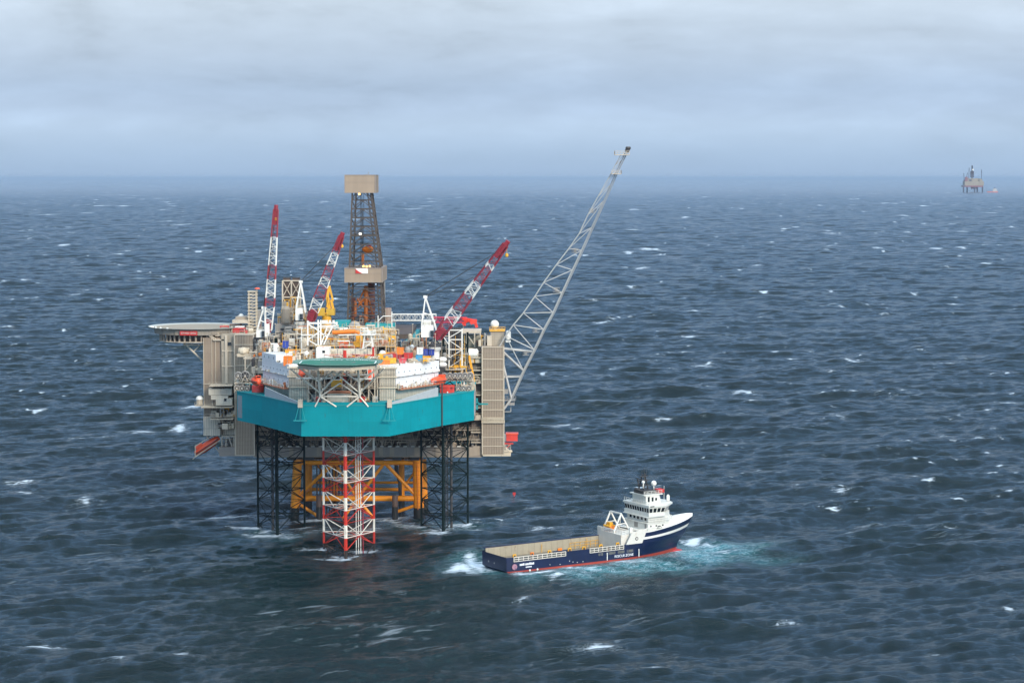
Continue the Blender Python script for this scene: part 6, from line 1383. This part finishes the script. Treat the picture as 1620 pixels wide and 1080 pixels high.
for k, (x0, x1) in enumerate(((2.2, 20.0), (28.5, 40.5))):     # white framed freeing ports along the rail
    b = MB(); n_ = int((x1 - x0) / 1.5)
    for z in (4.75, 5.35, 5.98): b.box(x0, x1, -B2 - .06, -B2 + .1, z - .09, z + .09)
    for i in range(n_ + 1): x = x0 + (x1 - x0) * i / n_; b.box(x - .1, x + .1, -B2 - .07, -B2 + .11, 4.66, 6.07)
    b.build('freeing_port_frame', OFFW, ship)
    b = MB(); b.box(x0, x1, -B2 - .03, -B2 + .02, 4.75, 5.98); b.build('freeing_port_recess', DARK, ship)
for x in (3.0, 9.0, 15.0, 22.0, 27.0, 33.0, 39.0):              # yellow deck posts with dark heads
    b = MB(); b.box(x - .55, x + .55, -6.6, -6.3, 5.4, 6.7); b.m = 1; b.box(x - .28, x + .28, -6.68, -6.6, 5.7, 6.4); b.build('deck_post', [YELLOW if x != 9.0 else ORY, DARK], ship)
b = MB(); b.rail([(30, 5.9, 3.6), (41, 5.9, 3.6)], 1.9, 1.6, t=.09); b.beam((36, 5.8, 3.6), (36, 5.8, 6.4), .12); b.beam((20, 5.9, 3.6), (20, 5.9, 6.2), .12); b.build('yellow_guard_rail', YELLOW, ship)
b = MB(); b.box(16.2, 21, -6.95, -6.3, 5.4, 6.3); b.m = 1; b.box(17.8, 19.2, -6.8, -6.4, 6.3, 7.0); b.build('rail_locker', [NAVY, ORY], ship)
# draught marks, zone lettering, stern writing
b = MB()
for x in (34.6, 46.0): b.box(x - .13, x + .13, -B2 - .05, -B2 + .02, 1.9, 4.2)
b.build('zone_line', WHITE, hull_s)
lettering('RESCUE ZONE', 1.05, mat('white_lettering', (.8, .8, .8), .5), hull_s, (40.6, -B2 - .03, 2.75), (1, 0, 0), (0, 0, 1))
b = MB()
rs = random.Random(4); x = 4.2
for i in range(11): w_ = rs.uniform(.22, .4); b.box(x, x + w_, -B2 - .05, -B2 + .3, 3.35, 3.35 + rs.uniform(.5, .7)); x += w_ + .12 + (.25 if i in (3,) else 0)
for i in range(5): b.box(6.2 + i * .42, 6.5 + i * .42, -B2 - .05, -B2 + .3, 2.6, 2.95)
b.build('stern_lettering', MATS['white_lettering'], hull_s)
b = MB(); b.lathe((2.4, -B2 + .05, 3.2), [(.9, 0), (.9, .12)], 8, (0, -1, 0)); b.build('worn_emblem', mat('faded_pink_emblem', (.32, .16, .20), .6, var=.5, rust=.4, rustcol=(.01, .02, .08)), hull_s)
b = MB()
for i, (x, w_) in enumerate(((31.5, 1.6), (34.2, 3.4), (38.4, 2.4), (41.6, 2.4))): b.box(x, x + w_, -B2 - .03, -B2 + .02, 3.55, 4.35)
b.build('rubbed_paint', mat('rubbed_hull_paint', (.10, .10, .09), .7, var=.7, scale=2.0, rust=.55, rustcol=(.006, .018, .08)), hull_s)
b = MB()
for x in (7.6, 10.2): b.lathe((x, -B2 + .02, 1.75), [(.3, 0), (.3, .12)], 10, (0, -1, 0))
for x in (14.5, 18, 21.3, 22.5, 24, 26): b.lathe((x, -B2 + .02, 2.4 + .5 * (x % 2)), [(.12, 0), (.12, .1)], 8, (0, -1, 0))
b.build('overboard_outlet', WHITE, hull_s)
b = MB(); b.box(-.06, .05, 3.0, 3.5, 3.2, 3.7); b.box(-.06, .05, -.2, .2, 3.2, 3.6); b.build('stern_fitting', GREY, hull_s)

# winch house and rescue boat davit forward of the cargo deck
b = MB(); b.box(40.6, 50.0, -5.9, 7.0, 3.6, 8.6); b.box(40.6, 41.0, 4.6, 7.1, 8.6, 9.6); wh = b.build('winch_house', mat('off_white_ship_paint', (.62, .59, .52), .5, var=.1, rust=.08, rustcol=(.35, .22, .1)), ship)
b = MB(); b.rail([(40.8, -5.8, 8.6), (40.8, 6.8, 8.6)], 1.1, 1.3, t=.1); b.rail([(40.8, -5.8, 8.6), (49.8, -5.8, 8.6)], 1.1, 1.3, t=.1); b.build('handrail', WHITE, wh)
b = MB(); b.add([(41.5, -B2 - .01, 5.9), (47.2, -B2 - .01, 5.9), (49.2, -B2 - .01, 10.2), (43.6, -B2 - .01, 9.4), (41.5, -B2 + .3, 5.9), (47.2, -B2 + .3, 5.9), (49.2, -B2 + .3, 10.2), (43.6, -B2 + .3, 9.4)], [(0, 1, 2, 3), (7, 6, 5, 4), (1, 0, 4, 5), (2, 1, 5, 6), (3, 2, 6, 7), (0, 3, 7, 4)]); sw = b.build('side_screen', MATS['off_white_ship_paint'], ship)
b = MB(); b.lathe((45.2, -B2 + .05, 7.4), [(.55, 0), (.55, .12)], 12, (0, -1, 0)); b.m = 1; b.lathe((45.2, -B2 - .08, 7.4), [(.3, 0), (.3, .06)], 10, (0, -1, 0)); b.build('round_emblem', [DARK, MATS['off_white_ship_paint']], sw)
b = MB(); b.beam((44.2, -5.7, 3.6), (44.2, -5.7, 10.6), .9); b.beam((47.2, -6.3, 3.6), (47.2, -6.3, 9.6), .7); b.build('deck_stanchion', WHITE, ship)
b = MB()
for y in (-1.2, 4.6):
    b.beam((41.0, y, 8.6), (43.8, y, 14.2), .38); b.beam((47.0, y, 8.6), (43.8, y, 14.2), .38); b.beam((42.2, y, 11.0), (45.6, y, 11.2), .25)
b.beam((43.8, -1.2, 14.2), (43.8, 4.6, 14.2), .4); b.beam((41.0, -1.2, 9.6), (41.0, 4.6, 9.6), .25); b.beam((43.8, -1.2, 14.2), (47.0, 4.6, 8.6), .25); b.build('boat_davit', WHITE, ship)
rb = thing('rescue_boat', 'small yellow and orange rescue boat hung in the white davit on the ship', 'rescue boat', (0, 0, 0), local=True)
M_ship = ship.matrix_basis
rb.location = M_ship @ Vector((42.4, 3.4, 9.6)); rb.rotation_euler = (0, 0, SHIP_ANG + R(90))
b = MB(); v, f = [], []
for i in range(9):
    s_ = i / 8; k = max(.12, 1 - max(0, (s_ - .5) / .5) ** 2); x = (s_ - .5) * 4.6
    v += [(x, -1.0 * k, .5), (x, -.7 * k, -.3), (x, 0, -.6 + .4 * (1 - k)), (x, .7 * k, -.3), (x, 1.0 * k, .5)]
for i in range(8):
    for k in range(4): f.append((i * 5 + k, (i + 1) * 5 + k, (i + 1) * 5 + k + 1, i * 5 + k + 1))
    f.append((i * 5 + 4, (i + 1) * 5 + 4, (i + 1) * 5, i * 5))
b.add(v, f + [(0, 1, 2, 3, 4), (44, 43, 42, 41, 40)]); b.build('hull', ORY, rb)
b = MB(); b.box(-1.4, .4, -.6, .6, .5, 1.6); b.tube((-2.2, -.95, .55), (1.2, -.95, .55), .3); b.tube((-2.2, .95, .55), (1.2, .95, .55), .3); b.build('console', YELLOW, rb)

# superstructure
SW = mat('ship_white_paint', (.66, .65, .585), .45, var=.06, rust=.05, rustcol=(.4, .27, .12))
def block(poly, z0, z1, nm, rake=0.0, par=None, m_=SW):
    b = MB(); n = len(poly); xm = max(p[0] for p in poly)
    v = [(x, y, z0) for x, y in poly] + [(x - (rake if x > xm - 3 else 0), y, z1) for x, y in poly]
    b.add(v, [tuple(range(n - 1, -1, -1)), tuple(range(n, 2 * n))] + [(i, (i + 1) % n, n + (i + 1) % n, n + i) for i in range(n)]); return b.build(nm, m_, par or ship)
h1 = block([(50.05, -6.3), (56.5, -6.1), (64.0, -2.8), (64.0, 2.8), (56.5, 6.1), (50.05, 6.3)], 7.8, 11.4, 'deck_house', 3.0)
h1b = block([(50.02, -B2 + 1.4), (53.6, -B2 + 1.4), (53.6, B2 - 1.4), (50.02, B2 - 1.4)], 6.0, 8.9, 'boat_deck_house')
h2 = block([(50.6, -5.6), (58.5, -5.6), (61.4, -2.6), (61.4, 2.6), (58.5, 5.6), (50.6, 5.6)], 11.45, 13.2, 'upper_deck_house', 1.0)
br_ = block([(50.2, -6.6), (55.8, -6.9), (59.6, -3.9), (60.6, 0), (59.6, 3.9), (55.8, 6.9), (50.2, 6.6)], 13.25, 14.3, 'bridge')
b = MB(); poly = [(50.5, -6.3), (55.7, -6.6), (59.3, -3.7), (60.2, 0), (59.3, 3.7), (55.7, 6.6), (50.5, 6.3)]; out = [(50.2, -6.7), (56.2, -7.1), (60.1, -4.1), (61.2, 0), (60.1, 4.1), (56.2, 7.1), (50.2, 6.7)]
n = len(poly); b.add([(x, y, 14.31) for x, y in poly] + [(x, y, 16.2) for x, y in out], [tuple(range(n - 1, -1, -1)), tuple(range(n, 2 * n))] + [(i, (i + 1) % n, n + (i + 1) % n, n + i) for i in range(n)]); bw = b.build('bridge_window_band', SW, br_)
for i in range(n):                                                # each window pane a real leaning panel
    j = (i + 1) % n; a0, a1, c0, c1 = Vector((*poly[i], 14.31)), Vector((*poly[j], 14.31)), Vector((*out[i], 16.2)), Vector((*out[j], 16.2)); l = (a1 - a0).length; k = max(2, int(l / 1.25))
    nr2 = ((a1 - a0).cross(c0 - a0)).normalized() * .04
    for q in range(k):
        t0, t1 = (q + .14) / k, (q + .86) / k
        A, B_, C_, D_ = a0.lerp(a1, t0).lerp(c0.lerp(c1, t0), .14), a0.lerp(a1, t1).lerp(c0.lerp(c1, t1), .14), a0.lerp(a1, t1).lerp(c0.lerp(c1, t1), .80), a0.lerp(a1, t0).lerp(c0.lerp(c1, t0), .80)
        b = MB(); b.add([A + nr2, B_ + nr2, C_ + nr2, D_ + nr2, A - nr2, B_ - nr2, C_ - nr2, D_ - nr2], [(0, 1, 2, 3), (7, 6, 5, 4), (1, 0, 4, 5), (2, 1, 5, 6), (3, 2, 6, 7), (0, 3, 7, 4)]); b.build('window', GLASS, br_)
b = MB(); b.prism([(50.0, -7.0), (56.4, -7.4), (60.5, -4.3), (61.6, 0), (60.5, 4.3), (56.4, 7.4), (50.0, 7.0)], 16.25, 16.75); b.m = 1; b.box(50.5, 54.5, -7.12, -7.0, 16.35, 16.65); b.build('bridge_roof', [SW, DARK], br_)
top = block([(51.2, -3.6), (56.6, -3.6), (58.0, -1.8), (58.0, 1.8), (56.6, 3.6), (51.2, 3.6)], 16.8, 19.3, 'top_house', .6)
b = MB(); b.prism([(50.4, -3.9), (57.2, -3.9), (58.2, -1.9), (58.2, 1.9), (57.2, 3.9), (50.4, 3.9)], 19.32, 19.6); b.rail([(50.5, -3.8, 19.6), (57.0, -3.8, 19.6), (58, -1.9, 19.6), (58, 1.9, 19.6)], 1.0, 1.2, t=.09); b.build('monkey_deck', SW, top)
for x, z0, z1 in ((51.9, 17.3, 18.9), (53.3, 17.4, 18.7), (54.6, 17.6, 18.4)):
    b = MB(); b.box(x, x + .7, -3.66, -3.58, z0, z1); b.build('window', GLASS, top)
b = MB(); b.box(56.2, 58.4, -3.0, -.6, 19.7, 20.7); b.lathe((56.4, -1.8, 20.2), [(.6, 0), (.6, 1.8)], 10, (1, 0, 0)); b.build('life_raft', RED, top)
b = MB(); b.box(50.9, 55.5, -2.5, 2.5, 19.62, 20.7); b.m = 1
for x0, y0, x1, y1, z1 in ((52, -1.4, 52.8, -.5, 25.3), (52, 1.4, 52.8, .5, 25.3), (54.4, 0, 53.2, 0, 25.6), (51.3, 0, 50.6, 0, 24.2)): b.beam((x0, y0, 20.7), (x1, y1, z1), .3)
for z, w_ in ((22.0, 2.4), (23.4, 2.0), (24.6, 1.3)): b.box(52.2 - w_ * .5, 53.2 + w_ * .4, -w_ * .7, w_ * .7, z, z + .18)
b.beam((50.6, -2.4, 24.3), (50.6, 1.6, 24.3), .16); b.beam((53, -2.2, 25.2), (53, 2.2, 25.2), .16); b.tube((53, 0, 25.4), (53, 0, 27.4), .08); b.tube((53, -1.2, 25.2), (53, -1.2, 26.6), .06); b.tube((53, 1.2, 25.2), (53, 1.2, 26.4), .06)
b.beam((50.9, -1.6, 20.7), (48.7, -1.8, 21.6), .7, .4); b.build('mast', [DARK, DARK], ship)
for p, r in (((55.2, -2.0, 22.6), .85), ((51.6, -1.6, 23.2), .5)):
    b = MB(); b.sphere(p, r, 14, 10, lo=-.8); b.tube((p[0], p[1], p[2] - 1.9), (p[0], p[1], p[2] - r * .6), .18); b.build('radar_dome', WHITE, top, smooth=True)
b = MB(); b.tube((59.0, -2, 16.75), (59.0, -2, 21.5), .06); b.tube((58.5, 2.6, 16.75), (58.5, 2.6, 21), .06); b.lathe((60.2, -2.4, 16.8), [(.3, 0), (.5, .3), (.5, 1.6), (.2, 2.0)], 10); b.build('antenna', WHITE, br_)
b = MB(); b.rail([(57.0, -5.6, 11.4), (61.0, -3.2, 11.4), (61.0, 3.2, 11.4)], 1.1, 1.2, t=.1); b.rail([(50.2, -6.9, 8.95), (54.5, -6.9, 8.95)], 1.1, 1.2, t=.1); b.rail([(50.4, -6.4, 11.45), (58, -6.4, 11.45)], 1.1, 1.2, t=.1); b.rail([(50.2, -6.6, 16.75), (50.2, 6.6, 16.75)], 1.1, 1.2, t=.1); b.build('handrail', WHITE, ship)
for x in (51.2, 53.2, 55.6): b = MB(); b.lathe((x, -6.2, 10.4), [(.26, 0), (.26, .08)], 10, (0, -1, 0)); b.build('porthole', GLASS, h1)
b = MB(); b.lathe((54.3, -6.12, 9.4), [(.95, 0), (.95, .1)], 16, (0, -1, 0)); b.m = 1; b.lathe((54.45, -6.24, 9.4), [(.55, 0), (.55, .06)], 14, (0, -1, 0)); b.m = 0; b.box(54.0, 54.7, -6.36, -6.3, 9.2, 9.6); b.build('round_emblem', [DARK, SW], h1)
b = MB(); b.box(50.0, 50.05, -1, 1, 9.5, 11); b.box(50.0, 50.05, -5.5, -4.7, 9.2, 11); b.build('door', GREY, h1)
for k in range(5):
    b = MB(); b.box(50.55, 50.62, -4.8 + k * 2, -3.8 + k * 2, 11.9, 12.7); b.build('window', GLASS, h2)
b = MB()
for z in (11.4, 13.2): b.box(49.6, 56.5, -6.5, 6.5, z - .12, z + .03)
b.build('deck_edge', SW, ship)

# the upper works are lower than drawn: squeeze everything above the main deck
def squeeze(o):
    for c in o.children:
        if c.type == 'MESH':
            for v_ in c.data.vertices:
                if v_.co.z > 6.5: v_.co.z = 6.5 + (v_.co.z - 6.5) * 1.0
        squeeze(c)
squeeze(ship)
# ================================================================== FAR PLATFORM, FAR SHIP, BUOY
yf = sea(1535, 304)[1]; k_ = yf / F
fp = thing('distant_platform', 'far hazy platform with a tall derrick near the horizon', 'oil platform', (X(1535, yf), yf, 0))
def fx(px): return X(px, yf)
def fz(py): return Z(py, yf)
FT = mat('far_cream_module', (.30, .25, .17), .7); FD = mat('far_dark_steel', (.05, .045, .06), .7); FR = mat('far_red_deck', (.22, .07, .07), .7)
b = MB(); b.box(fx(1521), fx(1551), yf - 40, yf + 40, fz(293.5), fz(287)); b.box(fx(1544), fx(1549), yf - 42, yf - 30, fz(292), fz(284)); b.box(fx(1526), fx(1546), yf - 30, yf + 30, fz(287), fz(282.5)); b.build('topside', FT, fp)
b = MB(); jumble(b, fx(1522), fx(1550), yf - 40, yf + 30, fz(287), 34, 26, random.Random(8), 3, 9.0); b.build('machinery', [FT, FD, FR], fp)
b = MB(); b.box(fx(1519), fx(1550), yf - 42, yf + 42, fz(296), fz(293.6)); b.box(fx(1533), fx(1541), yf - 20, yf + 20, fz(299), fz(296)); b.box(fx(1522), fx(1526), yf - 30, yf - 20, fz(287), fz(280)); b.build('cellar_deck', FR, fp)
for px, yy in ((1519.5, -35), (1528, 35), (1537, -35), (1549.5, -30), (1544, 35)):
    b = MB(); b.tube((fx(px), yf + yy, -20), (fx(px), yf + yy, fz(295)), 6.0, n=8); b.build('leg', FD, fp)
b = MB(); boom4(b, (fx(1534), yf, fz(283)), (fx(1534), yf, fz(262)), 27, 22, 14, 11, 7, 5.0, 4.0); b.box(fx(1531.5), fx(1536.5), yf - 10, yf + 10, fz(281), fz(271)); b.m = 1; b.box(fx(1533.5), fx(1536), yf - 12, yf - 10, fz(269.5), fz(267.5)); b.build('derrick', [FD, WHITE], fp)
for px, y0, y1, px1 in ((1548, 284, 268.5, 1548), (1528, 284, 265.5, 1528.5), (1524, 285, 273, 1526), (1521, 285, 274, 1520)):
    b = MB(); b.tube((fx(px), yf - 20, fz(y0)), (fx(px1), yf - 20, fz(y1)), 2.2, n=6); b.build('crane_boom', FD, fp)
b = MB(); b.box(fx(1516.5), fx(1522), yf - 45, yf - 20, fz(295), fz(294)); b.build('helideck', FD, fp)
ys = sea(1567, 304.5)[1]
fs_ = thing('distant_ship', 'tiny orange and white ship waiting beside the far platform', 'ship', (X(1568, ys), ys, 0))
def sx_(px): return X(px, ys)
def sz_(py): return Z(py, ys)
b = MB(); b.prism([(sx_(1558), ys - 8), (sx_(1573), ys - 8), (sx_(1575.5), ys), (sx_(1573), ys + 8), (sx_(1558), ys + 8)], -2, sz_(303.2)); b.build('hull', mat('far_orange_hull', (.55, .10, .05), .6), fs_)
b = MB(); b.box(sx_(1566.5), sx_(1574), ys - 7, ys + 7, sz_(303), sz_(300)); b.box(sx_(1568), sx_(1572.5), ys - 6, ys + 6, sz_(300), sz_(298.3)); b.m = 1; b.box(sx_(1569), sx_(1570.5), ys - 2, ys + 2, sz_(298.3), sz_(296.6)); b.build('superstructure', [mat('far_white_house', (.42, .40, .38), .6), FD], fs_)
bx, by = sea(813.5, 790)
bu = thing('marker_buoy', 'small red marker buoy on open water beyond the ship', 'buoy', (bx, by, 0))
b = MB(); b.lathe((bx, by, -.5), [(.5, 0), (.75, .3), (.75, 1.0), (.35, 1.3)], 12); b.build('float', RED, bu)
b = MB(); b.tube((bx, by, .8), (bx, by, 2.6), .14, n=8); b.box(bx - .5, bx + .5, by - .06, by + .06, 1.7, 2.6); b.build('top_mark', RED, bu)
